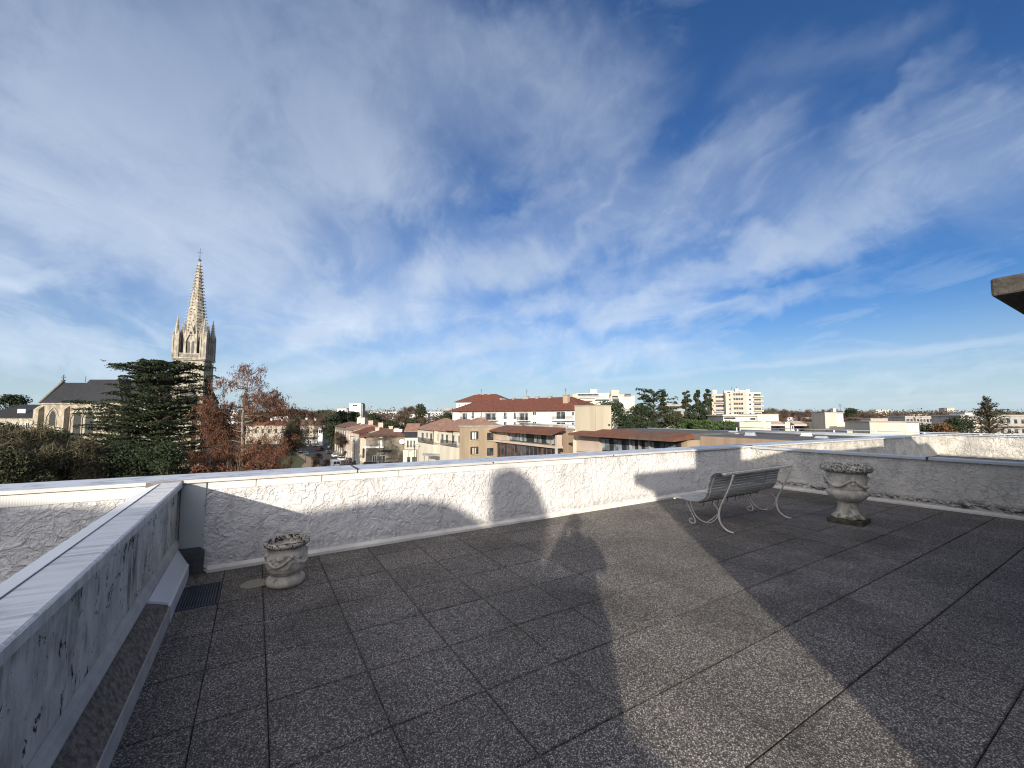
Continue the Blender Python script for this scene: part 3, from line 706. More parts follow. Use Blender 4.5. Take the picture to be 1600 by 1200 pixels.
# ------------------------------------------------------------------ the photographer, whose shadow falls on the floor
def skinned(name, verts, edges, rad, mat, parent=None, sub=2, root=0):
    me = bpy.data.meshes.new(name); me.from_pydata(verts, edges, []); o = bpy.data.objects.new(name, me); COL.objects.link(o)
    m = o.modifiers.new('skin', 'SKIN'); m.use_smooth_shade = True
    for i, r in enumerate(rad):
        sv = me.skin_vertices[0].data[i]; sv.radius = r if isinstance(r, tuple) else (r, r); sv.use_root = (i == root)
    o.modifiers.new('sub', 'SUBSURF').levels = sub; o.modifiers['sub'].render_levels = sub
    bpy.context.view_layer.update()
    dg = bpy.context.evaluated_depsgraph_get(); ev = o.evaluated_get(dg); nm = bpy.data.meshes.new_from_object(ev)
    bpy.data.objects.remove(o); nm.polygons.foreach_set('use_smooth', [True] * len(nm.polygons))
    nm.materials.clear(); return link(name, nm, mat, parent)
def photographer():
    # local frame: x right, y forward, origin on the floor; eye line at 1.55
    back = .46; X, Y = wxy(.0, -back)
    p = thing('person', 'standing person in dark coat holding a phone up with both hands', 'person', (X, Y, 0), -HEAD)
    V = [(0, 0, .95), (0, -.01, 1.12), (0, -.01, 1.30), (0, .0, 1.42), (0, .015, 1.50), (0, .03, 1.58), (0, .03, 1.67),           # 0-6 pelvis..crown
         (-.10, 0, .90), (-.12, .01, .50), (-.13, -.01, .10), (-.135, .02, .045), (-.145, .14, .03),
         (.10, 0, .90), (.12, .01, .50), (.13, -.01, .10), (.135, .02, .045), (.145, .14, .03),
         (-.17, 0, 1.385), (-.25, .08, 1.16), (-.115, .32, 1.36), (-.085, .385, 1.415),
         (.17, 0, 1.385), (.25, .08, 1.16), (.115, .32, 1.36), (.085, .385, 1.415)]
    E_ = [(0, 1), (1, 2), (2, 3), (3, 4), (4, 5), (5, 6), (0, 7), (7, 8), (8, 9), (9, 10), (10, 11), (0, 12), (12, 13), (13, 14), (14, 15), (15, 16),
          (2, 17), (17, 18), (18, 19), (19, 20), (2, 21), (21, 22), (22, 23), (23, 24)]
    r = [(.15, .11), (.13, .10), (.17, .11), (.09, .08), .055, (.078, .095), (.06, .075), .085, .06, .042, .045, .035, .085, .06, .042, .045, .035,
         .065, .048, .033, .030, .065, .048, .033, .030]
    # fingers and thumbs rooted in the palms (camera at forward distance `back`, height 1.47)
    for sgn, wr in ((-1, 20), (1, 24)):
        palm = len(V); V.append((sgn * .086, .425, 1.452)); E_.append((wr, palm)); r.append((.026, .016))
        for i, (dz_, ln) in enumerate(((.030, .030), (.012, .034), (-.006, .032), (-.022, .026))):
            a = len(V); V += [(sgn * .088, .440, 1.462 + dz_), (sgn * (.086 - .004), .452, 1.464 + dz_), (sgn * (.082 - ln * .2), .4545, 1.465 + dz_)]
            E_ += [(palm, a), (a, a + 1), (a + 1, a + 2)]; r += [.009, .008, .0065]
        a = len(V); V += [(sgn * .082, .418, 1.47), (sgn * .060, .424, 1.478)]; E_ += [(palm, a), (a, a + 1)]; r += [.011, .008]
    body = skinned('body', V, E_, r, 'skin', p)
    coat = skinned('coat', [(0, 0, .84), (0, -.01, 1.02), (0, -.01, 1.18), (0, -.01, 1.32), (0, 0, 1.42), (-.17, 0, 1.385), (-.25, .08, 1.16), (-.125, .30, 1.345), (.17, 0, 1.385), (.25, .08, 1.16), (.125, .30, 1.345)],
            [(0, 1), (1, 2), (2, 3), (3, 4), (3, 5), (5, 6), (6, 7), (3, 8), (8, 9), (9, 10)],
            [(.20, .15), (.18, .14), (.175, .135), (.19, .13), (.085, .08), .085, .066, .046, .085, .066, .046], 'coat', p, 2)
    skinned('trousers', [(0, 0, .92), (-.10, 0, .86), (-.12, .012, .50), (-.13, -.008, .11), (.10, 0, .86), (.12, .012, .50), (.13, -.008, .11)],
            [(0, 1), (1, 2), (2, 3), (0, 4), (4, 5), (5, 6)], [(.16, .13), .105, .078, .062, .105, .078, .062], 'jeans', p)
    hr = MB().sphere((0, .012, 1.662), .105, 18, 12, (.88, 1.05, 1.0)); hr.v = [(x, min(y, .085 - max(0, 1.64 - z) * 1.6), max(z, 1.55)) for x, y, z in hr.v]; hr.build('hair', 'hair', p)
    MB().sphere((0, .128, 1.615), .013, 8, 6, (1, 1, 1.5)).build('nose', 'skin', p); MB().sphere((0, .112, 1.575), .018, 8, 6, (1.4, .6, .4)).build('mouth', 'skin', p)
    for s_ in (-1, 1): MB().sphere((s_ * .036, .110, 1.642), .012, 8, 6, (1.2, .6, .8)).build('eye', 'phone_black', p); MB().sphere((s_ * .092, .03, 1.62), .028, 8, 6, (.35, .7, 1.1)).build('ear', 'skin', p)
    for s_ in (-1, 1): MB().bbox(s_ * .14 - .048, s_ * .14 + .048, -.06, .20, .001, .085, .03).build('shoe', 'rubber', p)
    ph = MB().bbox(-.074, .074, .438, .4465, 1.435, 1.506, .003)
    x, y = wxy(0, -back)
    o = ph.build('smartphone', 'phone_black', None, (X, Y, 0), -HEAD); tag(o, 'black phone held level in front of the photographer', 'phone')
photographer()

# ================================================================== TOWN
def ext_ground():
    M_ = MB(); M_.add([(-4000, -4000, G - .02), (9000, -4000, G - .02), (9000, 9000, G - .02), (-4000, 9000, G - .02)], [(0, 1, 2, 3)])
    struct(M_.build('ground', 'town_ground'))
ext_ground()
D1Y, D2Y = 31.5, -58.5                                 # yaw (camera frame) of the two street directions
def strip(name, mat, pix, z):
    pts = [ground(u, v, G + z) for u, v in pix]
    return struct(MB().add(pts, [tuple(range(len(pts)))]).build(name, mat))
strip('road', 'asphalt', [(400, 702), (470, 703), (482, 712), (500, 724), (520, 745), (600, 745), (565, 722), (548, 708), (535, 700), (525, 694), (400, 694)][::-1], .004)
strip('pavement', 'pavement', [(525, 694), (535, 700), (548, 708), (565, 722), (600, 745), (660, 745), (600, 720), (570, 705), (555, 694)], .12)
strip('park_lawn', 'grass', [(200, 860), (430, 800), (490, 735), (492, 718), (470, 709), (440, 704), (200, 704)], .002)
strip('park_path', 'lawn_path', [(470, 730), (512, 735), (500, 722), (478, 712), (468, 706), (461, 707), (478, 720)], .008)

class Fac:
    def __init__(s, u0, D, u1, yaw, name=None, label=None, cat='building', group=None, vref=650):
        a = R(yaw); s.d = (math.cos(a), math.sin(a)); s.n = (-math.sin(a), math.cos(a))
        k0 = ray(u0, vref)[0] / ray(u0, vref)[1]; k1 = ray(u1, vref)[0] / ray(u1, vref)[1]
        s.O = (k0 * D, D); s.w = (k1 * D - s.O[0]) / (s.d[0] - k1 * s.d[1])
        X, Y = wxy(*s.O); s.rz = a - HEAD; s.loc = (X, Y, G); s.H = -G
        s.t = thing(name, label, cat, s.loc, s.rz, group) if name else None
    def at(s, u, v, ly=0.0):
        r = ray(u, v); ox, oy = s.O[0] + s.n[0] * ly, s.O[1] + s.n[1] * ly
        # O + lx*d = t*r
        det = s.d[0] * (-r[1]) - (-r[0]) * s.d[1]
        bx, by = -ox, -oy
        lx = (bx * (-r[1]) - (-r[0]) * by) / det; t = (s.d[0] * by - s.d[1] * bx) / det
        return lx, CAMZ + r[2] * t - G
    def z(s, v, u=None, ly=0.0):
        if u is None: u = s.u_mid
        return s.at(u, v, ly)[1]
    def x(s, u, ly=0.0, v=650): return s.at(u, v, ly)[0]
    def win(s, u0, v0, u1, v1, ly=0.0, mat='glass', frame='white_paint', fr=.06, nm='window', sill=True, par=None):
        xa, za = s.at(u0, v0, ly); xb, zb = s.at(u1, v1, ly); par = par or s.t
        za, zb = s.at((u0 + u1) / 2, v0, ly)[1], s.at((u0 + u1) / 2, v1, ly)[1]
        return window(par, min(xa, xb), max(xa, xb), zb, za, ly, mat, frame, fr, nm, sill)
def window(par, x0, x1, z0, z1, ly=0., mat='glass', frame='white_paint', fr=.06, nm='window', sill=True):
    m = MB(); y0, y1 = ly - .05, ly - .001
    m.box(x0, x1, y0, y1, z1 - fr, z1); m.box(x0, x1, y0, y1, z0, z0 + fr)
    m.box(x0, x0 + fr, y0, y1, z0 + fr, z1 - fr); m.box(x1 - fr, x1, y0, y1, z0 + fr, z1 - fr)
    if x1 - x0 > .9: xm = (x0 + x1) / 2; m.box(xm - fr * .4, xm + fr * .4, y0 + .01, y1, z0 + fr, z1 - fr)
    if sill: m.box(x0 - .08, x1 + .08, ly - .14, ly - .052, z0 - .08, z0 - .005)
    o = m.build(nm, frame, par)
    MB().box(x0 + fr, x1 - fr, ly - .02, ly - .002, z0 + fr, z1 - fr).build('pane', mat, o)
    return o
def rail(par, x0, x1, y, z, h=1.0, step=.14, name='balcony_rail', mat='dark_metal', th=.02):
    m = MB().box(x0, x1, y, y + .05, z + h - .05, z + h); m.box(x0, x1, y, y + .04, z + .06, z + .10)
    n = max(2, int(abs(x1 - x0) / step))
    for i in range(n + 1):
        x = x0 + (x1 - x0) * i / n; m.box(x - th, x + th, y + .005, y + .035, z + .10, z + h - .05)
    return m.build(name, mat, par)

# ------------------------------------------------------------------ church
def church():
    f = Fac(268, 113, 313, 19, 'church', 'gothic limestone church with a tall crocketed spire and slate nave roof', 'church')
    t, w = f.t, f.w; up = 290
    Z = lambda v, u=290: f.at(u, v)[1]
    zc, zb, zs = Z(560), Z(528), Z(522)
    # tower shaft
    tw = MB().box(0, w, 0, w, 0, zc - .45)
    b = 1.05
    for (x, y) in ((0, 0), (w, 0), (0, w), (w, w)): tw.box(x - .38 if x == 0 else x - b, x + b if x == 0 else x + .38, y - .38 if y == 0 else y - b, y + b if y == 0 else y + .38, 0, zc - .8)
    to = tw.build('tower', 'stone_pale', t)
    for i, v in enumerate((605, 627, 655, 690)):
        z = Z(v); MB().box(-.55, w + .55, -.55, w + .55, z - .2, z + .22).build('string_course', 'stone_pale', to)
    cm = MB().box(-.5, w + .5, -.5, w + .5, zc - .44, zc - .1); cm.box(-.75, w + .75, -.75, w + .75, zc - .09, zc + .25); cm.build('cornice', 'stone_pale', to)
    lan = lambda x0, x1, z0, z1: [(x0, z0), (x1, z0), (x1, z1 - (x1 - x0) * .8), ((x0 + x1) * .5 + (x1 - x0) * .28, z1 - (x1 - x0) * .3), ((x0 + x1) / 2, z1), ((x0 + x1) * .5 - (x1 - x0) * .28, z1 - (x1 - x0) * .3), (x0, z1 - (x1 - x0) * .8)]
    for (a, c) in ((1.6, 3.4), (w - 3.4, w - 1.6)):
        for z0, z1 in ((Z(623), Z(608)), (Z(652), Z(630))):
            MB().prism(lan(a, c, z0, z1), -.06, -.01, lambda p, q, r: (p, r, q)).build('lancet_window', 'stone_dark', to)
            MB().prism(lan(a, c, z0, z1), w + .01, w + .06, lambda p, q, r: (r, p, q)).build('lancet_window', 'stone_dark', to)
    # balustrade
    bal = MB(); n = 22
    for y in (-.45, w + .30):
        bal.box(.7, w - .7, y, y + .15, zc + 1.25, zc + 1.5)
        for i in range(n): x = .9 + (w - 1.8) * i / (n - 1); bal.box(x - .07, x + .07, y, y + .15, zc + .25, zc + 1.25)
    for x in (-.45, w + .30):
        bal.box(x, x + .15, .7, w - .7, zc + 1.25, zc + 1.5)
        for i in range(n): y = .9 + (w - 1.8) * i / (n - 1); bal.box(x, x + .15, y - .07, y + .07, zc + .25, zc + 1.25)
    bal.build('balustrade', 'stone_pale', t)
    # octagonal belfry
    c = (w / 2, w / 2); ro = w * .475; rot = math.pi / 8
    bf = MB().cone(c, ro, ro, zc + .25, zb + 1.0, 8, rot); bf.cone(c, ro + .3, ro + .3, zb + .9, zb + 1.25, 8, rot); bo = bf.build('belfry', 'stone_pale', t)
    ap = ro * math.cos(math.pi / 8)
    for j in range(8):
        a = j * math.pi / 4; ca, sa = math.cos(a), math.sin(a)
        fn = lambda p, q, r: (c[0] + ca * r - sa * p, c[1] + sa * r + ca * p, q)
        for s_ in (-.62, .62): MB().prism(lan(s_ - .42, s_ + .42, zc + 1.5, zb - .6), ap + .01, ap + .07, fn).build('belfry_opening', 'dark_metal', bo)
        g = MB().prism([(-1.5, zb - 1.2), (-1.2, zb - 1.2), (0, zb + 2.2), (1.2, zb - 1.2), (1.5, zb - 1.2), (.12, zb + 3.6), (0, zb + 4.5), (-.12, zb + 3.6)], ap + .07, ap + .38, fn); g.build('gablet', 'stone_pale', bo)
        a2 = a + rot; x, y = c[0] + (ro + .15) * math.cos(a2), c[1] + (ro + .15) * math.sin(a2)
        bo2 = MB().box(x - .28, x + .28, y - .28, y + .28, zc + .3, zb + .6); bo2.cone((x, y), .34, .03, zb + .6, zb + 3.2, 4, .78); bo2.build('buttress', 'stone_pale', bo)
    # corner pinnacles
    for (x, y) in ((.1, .1), (w - .1, .1), (.1, w - .1), (w - .1, w - .1)):
        zt = Z(494); p = MB().box(x - .62, x + .62, y - .62, y + .62, zc + .25, zb + .5)
        for dx, dy in ((-.6, -.6), (.6, -.6), (-.6, .6), (.6, .6)): p.box(x + dx - .16, x + dx + .16, y + dy - .16, y + dy + .16, zc + .25, zb + .9); p.cone((x + dx, y + dy), .2, .02, zb + .9, zb + 2.4, 4, .78)
        p.box(x - .72, x + .72, y - .72, y + .72, zb + .5, zb + .75)
        p.cone((x, y), .68, .05, zb + .75, zt, 8)
        for q in range(9):
            z = zb + 1.2 + (zt - zb - 1.6) * q / 9; rr = .68 * (1 - (z - zb - .75) / (zt - zb - .75))
            for e in range(4): a = e * math.pi / 2; p.box(x + (rr + .1) * math.cos(a) - .09, x + (rr + .1) * math.cos(a) + .09, y + (rr + .1) * math.sin(a) - .09, y + (rr + .1) * math.sin(a) + .09, z, z + .17)
        p.sphere((x, y, zt + .1), .17, 6, 4); p.build('pinnacle', 'stone_pale', t)
    # spire
    zt = Z(403, 309); z0 = zb + 1.25; r0 = ro * .86
    s = MB().cone(c, r0, .16, z0, zt, 8, rot)
    for i in range(22):
        z = z0 + 1.0 + (zt - z0 - 1.4) * i / 22; rr = r0 + (.16 - r0) * (z - z0) / (zt - z0)
        for j in range(8):
            a = j * math.pi / 4 + rot; q = rr + .16; e = .22 if i < 20 else .15
            x, y = c[0] + q * math.cos(a), c[1] + q * math.sin(a); s.add([(x - e, y - e, z), (x + e, y - e, z), (x + e, y + e, z), (x - e, y + e, z), (x + .28 * math.cos(a), y + .28 * math.sin(a), z + .30)], [(0, 3, 2, 1), (0, 1, 4), (1, 2, 4), (2, 3, 4), (3, 0, 4)])
    so_ = s.build('spire', 'stone_pale', t)
    for i in range(1, 5):
        z = z0 + (zt - z0) * i / 6.0; rr = r0 + (.16 - r0) * (z - z0) / (zt - z0); MB().cone(c, rr + .06, rr + .03, z - .12, z + .12, 8, rot).build('band', 'stone', so_)
    hl = MB()
    for i in range(5):
        z = z0 + 4.0 + i * 3.2; rr = (r0 + (.16 - r0) * (z - z0) / (zt - z0)) * math.cos(math.pi / 8)
        for j in range(8):
            a = j * math.pi / 4; x, y = c[0] + rr * math.cos(a), c[1] + rr * math.sin(a); hl.sphere((x, y, z), .17, 6, 4)
    hl.build('opening', 'dark_metal', so_)
    fi = MB().cone(c, .16, .30, zt, zt + .35, 8); fi.cone(c, .42, .2, zt + .35, zt + .7, 8); fi.cone(c, .12, .10, zt + .7, zt + 1.5, 6)
    for a in range(4): fi.sphere((c[0] + .34 * math.cos(a * 1.57), c[1] + .34 * math.sin(a * 1.57), zt + .5), .16, 6, 4)
    fi.build('finial', 'stone_dark', so_)
    MB().box(c[0] - .05, c[0] + .05, c[1] - .05, c[1] + .05, zt + 1.4, zt + 3.9).box(c[0] - .62, c[0] + .62, c[1] - .05, c[1] + .05, zt + 2.6, zt + 2.72).build('cross', 'dark_metal', so_)
    # nave: own frame under the same thing
    g = Fac(62, 113, 150, 0); dx = g.loc
    def tr(mb):                                       # nave-local -> tower-local
        M_ = Matrix.Translation(Vector(f.loc)) @ Matrix.Rotation(f.rz, 4, 'Z'); Q = M_.inverted() @ Matrix.Translation(Vector(g.loc)) @ Matrix.Rotation(g.rz, 4, 'Z')
        mb.v = [tuple(Q @ Vector(p)) for p in mb.v]; return mb
    ze = g.at(80, 628)[1]; zr = g.at(100, 598, 5)[1]; xe = g.at(300, 650)[0]; xm = g.at(140, 600, 5)[0]
    wl = MB().box(0, xe, 0, 10, 0, ze - .25)
    for xx in (0, xe - .4): wl.prism([(0, ze - .25), (10, ze - .25), (5, zr - .1)], xx, xx + .4, lambda a, b, c_: (c_, a, b))
    no = tr(wl).build('nave', 'stone', t)
    tr(MB().box(-.25, xe, -.35, -.001, ze - .62, ze - .26)).build('cornice', 'stone', no)
    # roofs
    tr(MB().prism([(-.5, ze - .25), (10.5, ze - .25), (5, zr)], .45, xm, lambda a, b, c_: (c_, a, b))).build('roof', 'slate', no)
    tr(MB().prism([(-.5, ze - .24), (10.5, ze - .24), (5, zr + .9)], xm + .01, xe, lambda a, b, c_: (c_, a, b))).build('roof', 'slate', no)
    # transept roof running forward
    zt2 = zr + 1.0; xa, xb = g.at(148, 620)[0], g.at(205, 620)[0]
    tr(MB().box(xa, xb, -2.6, -.36, 0, ze - .25)).build('transept', 'stone', no)
    tr(MB().add([(xa - .3, -2.9, ze - .24), (xb + .3, -2.9, ze - .24), (xb + .3, 5, ze - .24), (xa - .3, 5, ze - .24), ((xa + xb) / 2, 1.2, zt2), ((xa + xb) / 2, 5, zt2)],
                [(0, 1, 4), (1, 2, 5, 4), (3, 0, 4, 5), (0, 3, 2, 1), (2, 3, 5)])).build('roof', 'slate', no)
    # stone verge and cross on the gable
    tr(MB().prism([(-.7, ze - .3), (-.1, ze - .3), (5, zr - .1), (10.1, ze - .3), (10.7, ze - .3), (5, zr + .55)], -.12, .45, lambda a, b, c_: (c_, a, b))).build('gable_coping', 'stone_dark', no)
    tr(MB().box(.1, .3, 4.9, 5.1, zr + .5, zr + 2.3).box(-.45, .85, 4.92, 5.08, zr + 1.45, zr + 1.65).box(-.2, .6, 4.75, 5.25, zr + .45, zr + .8)).build('cross', 'stone_dark', no)
    xk, zk = g.at(144, 596, 3); tr(MB().tube([(xk, 1.2, zk - .3), (xk, 1.2, zk + 1.3)], .06, 6)).build('roof_spike', 'dark_metal', no)
    # buttresses and arched windows
    for u in (64, 104, 142, 158):
        x = g.x(u); m = MB().box(x - .7, x + .7, -1.3, -.002, 0, g.at(u, 640)[1]); m.prism([(-1.3, g.at(u, 640)[1]), (-.002, g.at(u, 640)[1]), (-.002, g.at(u, 634)[1])], x - .7, x + .7, lambda a, b, c_: (c_, a, b))
        tr(m).build('buttress', 'stone', no)
    for ua, ub, va, vb in ((78, 86, 641, 665), (116, 126, 641, 679), (150, 160, 639, 678)):
        xa_, z1 = g.at(ua, va, -.1); xb_, z0_ = g.at(ub, vb, -.1); yy = 0 if ua < 140 else -2.6
        big = lan(xa_ - 1.0, xb_ + 1.0, z0_ - 3, z1 + 1.0); inn = lan(xa_ - .78, xb_ + .78, z0_ - 3, z1 + .65)
        ring = big + inn[::-1]
        # pale arch band as pieces between the two outlines
        m = MB(); nq = len(big)
        for i in range(1, nq):
            j = (i + 1) % nq
            a1, a2, b1, b2 = big[i], big[j], inn[i], inn[j]
            m.prism([a1, a2, b2, b1], yy - .22, yy - .004, lambda p, q, r: (p, r, q))
        tr(m).build('arch_moulding', 'stone_pale', no)
        o = tr(MB().prism(lan(xa_ - .25, xb_ + .25, z0_ - .2, z1 + .3), yy - .10, yy - .005, lambda p, q, r: (p, r, q))).build('arched_window', 'stone', no)
        tr(MB().prism(lan(xa_, xb_, z0_, z1), yy - .13, yy - .101, lambda p, q, r: (p, r, q))).build('pane', 'dark_metal', o)
    # low sacristy in front
    m = MB().box(g.x(86), g.x(135), -9, -3.2, 0, g.at(110, 678, -9)[1]); tr(m).build('sacristy', 'stone_pale', no)
church()

# ------------------------------------------------------------------ big tan building with copper roofs (d2 direction wing)
def tan_building():
    f = Fac(771, 70, 868, D2Y, 'office_building', 'brown and tan concrete building with rust coloured sloping copper roofs across the street', 'building')
    t = f.t; W_ = f.w
    # local x runs toward us, y goes right/away (d1)
    ztop = f.at(775, 667)[1]
    # left wall facing left along d1
    g = Fac(727, 0, 771, D1Y)  if False else None
    # rear-left volume: its left-hand face looks at the camera: plane through the corner along -d1
    L = 9.0
    M_ = MB()
    # volume A: x<0 (further back), face at x = -0.0.. the tan wall with two window columns
    h = ztop
    # find extent along -y (local) of the tan wall so that it reaches u=727
    def loc_at(u, v, x):                              # pixel -> plane x=const of this frame, returns (y, z)
        r = ray(u, v); ox, oy = f.O[0] + f.d[0] * x, f.O[1] + f.d[1] * x
        n = f.n; det = n[0] * (-r[1]) - (-r[0]) * n[1]
        ly = (-ox * (-r[1]) - (-r[0]) * (-oy)) / det; tt = (n[0] * (-oy) - n[1] * (-ox)) / det
        return ly, CAMZ + r[2] * tt - G
    yl, _ = loc_at(727, 668, 0)
    MB().box(-2.2, 0, yl, 16, 0, h).build('wall', 'concrete_tan', t)
    MB().box(-2.3, .1, yl - .1, 16, h + .002, h + .25).build('coping', 'concrete_grey', t)
    def wx(u0, v0, u1, v1, x, mat='glass', fr='dark_metal', inner=None):
        ya, za = loc_at((u0), (v0 + v1) / 2, x); yb, _ = loc_at(u1, (v0 + v1) / 2, x)
        z1 = loc_at((u0 + u1) / 2, v0, x)[1]; z0 = loc_at((u0 + u1) / 2, v1, x)[1]
        m = MB(); e = .09
        for q in ((ya, yb, z1 - e, z1), (ya, yb, z0, z0 + e), (ya, ya + e, z0 + e, z1 - e), (yb - e, yb, z0 + e, z1 - e), ((ya + yb) / 2 - .04, (ya + yb) / 2 + .04, z0 + e, z1 - e)):
            m.box(x + .001, x + .07, q[0], q[1], q[2], q[3])
        o = m.build('window', fr, t); MB().box(x + .002, x + .03, ya + e, yb - e, z0 + e, z1 - e).build('pane', mat, o)
        if inner: MB().box(x + .031, x + .05, ya + (yb - ya) * .22, yb - (yb - ya) * .28, z0 + e, z1 - e * 2).build('blind', inner, o)
        MB().box(x + .001, x + .16, ya - .1, yb + .1, z0 - .12, z0 - .005).build('sill', 'concrete_pale', o)
    wx(735, 674, 747, 687, 0, 'glass', 'dark_metal', 'shutter_white'); wx(735, 698, 747, 710, 0, 'glass', 'dark_metal', 'cream_pink')
    wx(761, 676, 770.5, 688, 0); wx(761, 700, 770.5, 712, 0)
    # wing along d2: facade y=0, x 0..W_
    zb = f.at(775, 687.5)[1]; zt = f.at(775, 676)[1]
    yb0 = 1.2
    MB().box(.02, W_ - 2.6, yb0, 12, 0, h - .35).build('wall', 'concrete_tan', t)
    # recessed dark glazing below the beam
    gl = MB().box(.3, W_ - .6, .6, 1.19, 0, zb - .32); o = gl.build('glazing', 'glass', t)
    m = MB()
    for i in range(16):
        x = .5 + (W_ - 1.2) * i / 15; m.box(x - .05, x + .05, .50, .599, 0, zb - .32)
    m.box(.3, W_ - .6, .50, .597, zb - 2.9, zb - 2.8); m.build('mullions', 'copper_roof', o)
    MB().box(-.1, W_, .0, 1.19, zb - .3, zb + .02).build('beam', 'cream_pink', t)
    MB().box(W_ - .16, W_ + .02, -.02, .3, 0, zb - .302).build('post', 'cream_pink', t)
    # upper band: window strip with pale frames under the copper eave
    x0, x1 = f.x(788), f.x(863)
    cuts = [(x0, .5), (x0 + (x1 - x0) * .24, .5), (x0 + (x1 - x0) * .62, .5), (x0 + (x1 - x0) * .72, .5)]
    m = MB().box(x0, x1, 1.05, 1.19, zb + .03, h - .6); o = m.build('window', 'dark_metal', t)
    n = 13
    for i in range(n):
        if i in (5, 6, 9): continue
        a = x0 + (x1 - x0) * (i + .1) / n; b = x0 + (x1 - x0) * (i + .9) / n; MB().box(a, b, 1.0, 1.049, zb + .15, h - .75).build('pane', 'glass_pale', o)
    MB().box(.02, x0 - .1, .55, 1.19, zb + .03, h - .5).build('wall_panel', 'cream_pink', t)
    MB().box(x1 + .1, W_ - .2, .35, 1.19, zb + .03, h - .7).build('wall_panel', 'cream_pink', t)
    # sloping copper strip
    ze = f.at(772, 672.5, -.5)[1]; zr = h + .12
    MB().prism([(-.9, ze - .15), (-.9, ze), (2.2, zr + .12), (2.2, zr - .10)], -.4, W_ + .3, lambda a, b, c: (c + (0 if a < 0 else .9 - (c > 5) * 1.8), a, b)).build('copper_roof', 'copper_roof', t)
    # end wall facing us
    yr = loc_at(898, 690, W_ - 2.5)[0]
    MB().box(W_ - 2.59, W_ - 2.2, .9, yr + 3, 0, loc_at(885, 672, W_ - 2.2)[1]).build('wall', 'render_brown', t)
    # roof bits
    m = MB()
    for u in (783, 830, 862, 884): x = f.x(u, 3.5); m.box(x - .3, x + .1, 3.2, 3.6, h, h + .45)
    m.build('roof_vent', 'zinc', t)
    MB().tube([(1, 5, h + .5), (W_, 5, h + .45)], .12, 6).build('roof_pipe', 'zinc', t)

    # lift block
    b = Fac(898, 55, 929, D2Y, 'lift_tower', 'tall pale cream windowless concrete block between the two copper roofs', 'building')
    zt = b.at(910, 634.5)[1]; ox, oy = b.O[0] + b.d[0] * b.w, b.O[1] + b.d[1] * b.w
    kk = ray(955, 650)[0] / ray(955, 650)[1]; yr2 = (kk * oy - ox) / (b.n[0] - kk * b.n[1])
    MB().box(0, b.w, 0, yr2, 0, zt).build('wall', 'concrete_pale', b.t)
    MB().box(-.06, b.w + .06, -.06, yr2 + .06, zt + .002, zt + .12).build('coping', 'concrete_grey', b.t)
    MB().box(b.w + .002, b.w + .02, yr2 * .03, yr2 * .06, 0, zt - .05).build('drip_stain', 'concrete_tan', b.t)
    MB().box(-.02, .25, -.35, -.001, 0, b.at(899, 673)[1]).build('pilaster', 'cream_light', b.t)
    MB().box(b.w + .002, b.w + .10, yr2 - .55, yr2 - .3, zt - 2.5, zt - 2.3).build('vent', 'dark_metal', b.t)

    # second wing
    g = Fac(918, 53, 1075, D2Y, 'office_wing', 'nearer brown wing with a long patched copper roof over dark windows', 'building')
    t = g.t; W2 = g.w; h2 = g.at(1000, 673.8)[1]; e2 = g.at(1000, 683.8, -2.0)[1]
    xs = [g.x(912, 0), g.x(994, 0), g.x(1054, 0), g.x(1072, 0)]
    for (a, b_), mt in zip(zip(xs[:-1], xs[1:]), ('copper_roof', 'tile_brown', 'copper_roof')):
        MB().add([(a - (.7 if a == xs[0] else 0), -2.0, e2), (b_ , -2.0, e2), (b_, 1.2, h2), (a, 1.2, h2), (a - (.7 if a == xs[0] else 0), -2.0, e2 - .22), (b_, -2.0, e2 - .22), (b_, 1.2, h2 - .6), (a, 1.2, h2 - .6)],
                 [(0, 1, 2, 3), (7, 6, 5, 4), (0, 4, 5, 1), (1, 5, 6, 2), (2, 6, 7, 3), (3, 7, 4, 0)]).build('copper_roof', mt, t)
    MB().box(-1, xs[-1] - .3, .5, 11, 0, h2 - .7).build('wall', 'concrete_tan', t)
    MB().box(-1, xs[-1] - .2, 1.21, 11, h2 - .69, h2 - .1).build('roof', 'roof_felt', t)
    MB().box(-1.6, g.x(936, -.2), -.3, .49, 0, e2 - .3).build('wall_panel', 'cream_pink', t)
    o = MB().box(g.x(936), xs[-1] - 1, .25, .49, 0, e2 - .1).build('window', 'dark_metal', t)
    random.seed(9)
    for i in range(16):
        if i in (2, 5, 8, 9, 12): continue
        a = g.x(938) + (xs[-1] - 1.4 - g.x(938)) * i / 16; MB().box(a, a + .55, .20, .249, e2 - 1.9, e2 - .55).build('pane', 'glass_pale', o)
    m = MB()
    for u in (984, 998, 1014): x = g.x(u); m.box(x - .09, x + .09, -.1, .24, 0, e2 - .1)
    m.build('post', 'concrete_grey', t)
    MB().box(-1.6, g.x(965, -.4), -.5, -.31, e2 - 2.3, e2 - 2.1).build('ledge', 'cream_pink', t)

    # long brown fascia and its flat roof with ducts
    k_ = Fac(1074, 43.5, 1250, D2Y, 'low_flat_building', 'low building with brown ribbed fascia and grey ducts on its flat roof', 'building')
    t = k_.t; z = k_.at(1100, 681.8)[1]
    MB().box(-.5, k_.w + 14, 0, 12.9, 0, z).build('wall', 'render_brown', t)
    MB().box(-.4, k_.w + 14, .12, 12.59, z + .002, z + .06).build('roof', 'roof_felt', t)
    pz = z + .06
    MB().box(-16, k_.w + 14, 12.6, 12.9, pz - .3, pz + .12).build('roof_upstand', 'roof_grey', t)
    for y, r in ((11.2, .13), (8.6, .08)):
        MB().tube([(-12 + y, y, pz + .22), (k_.w + 12, y, pz + .20)], r, 8).build('roof_pipe', 'zinc', t)
    random.seed(12)
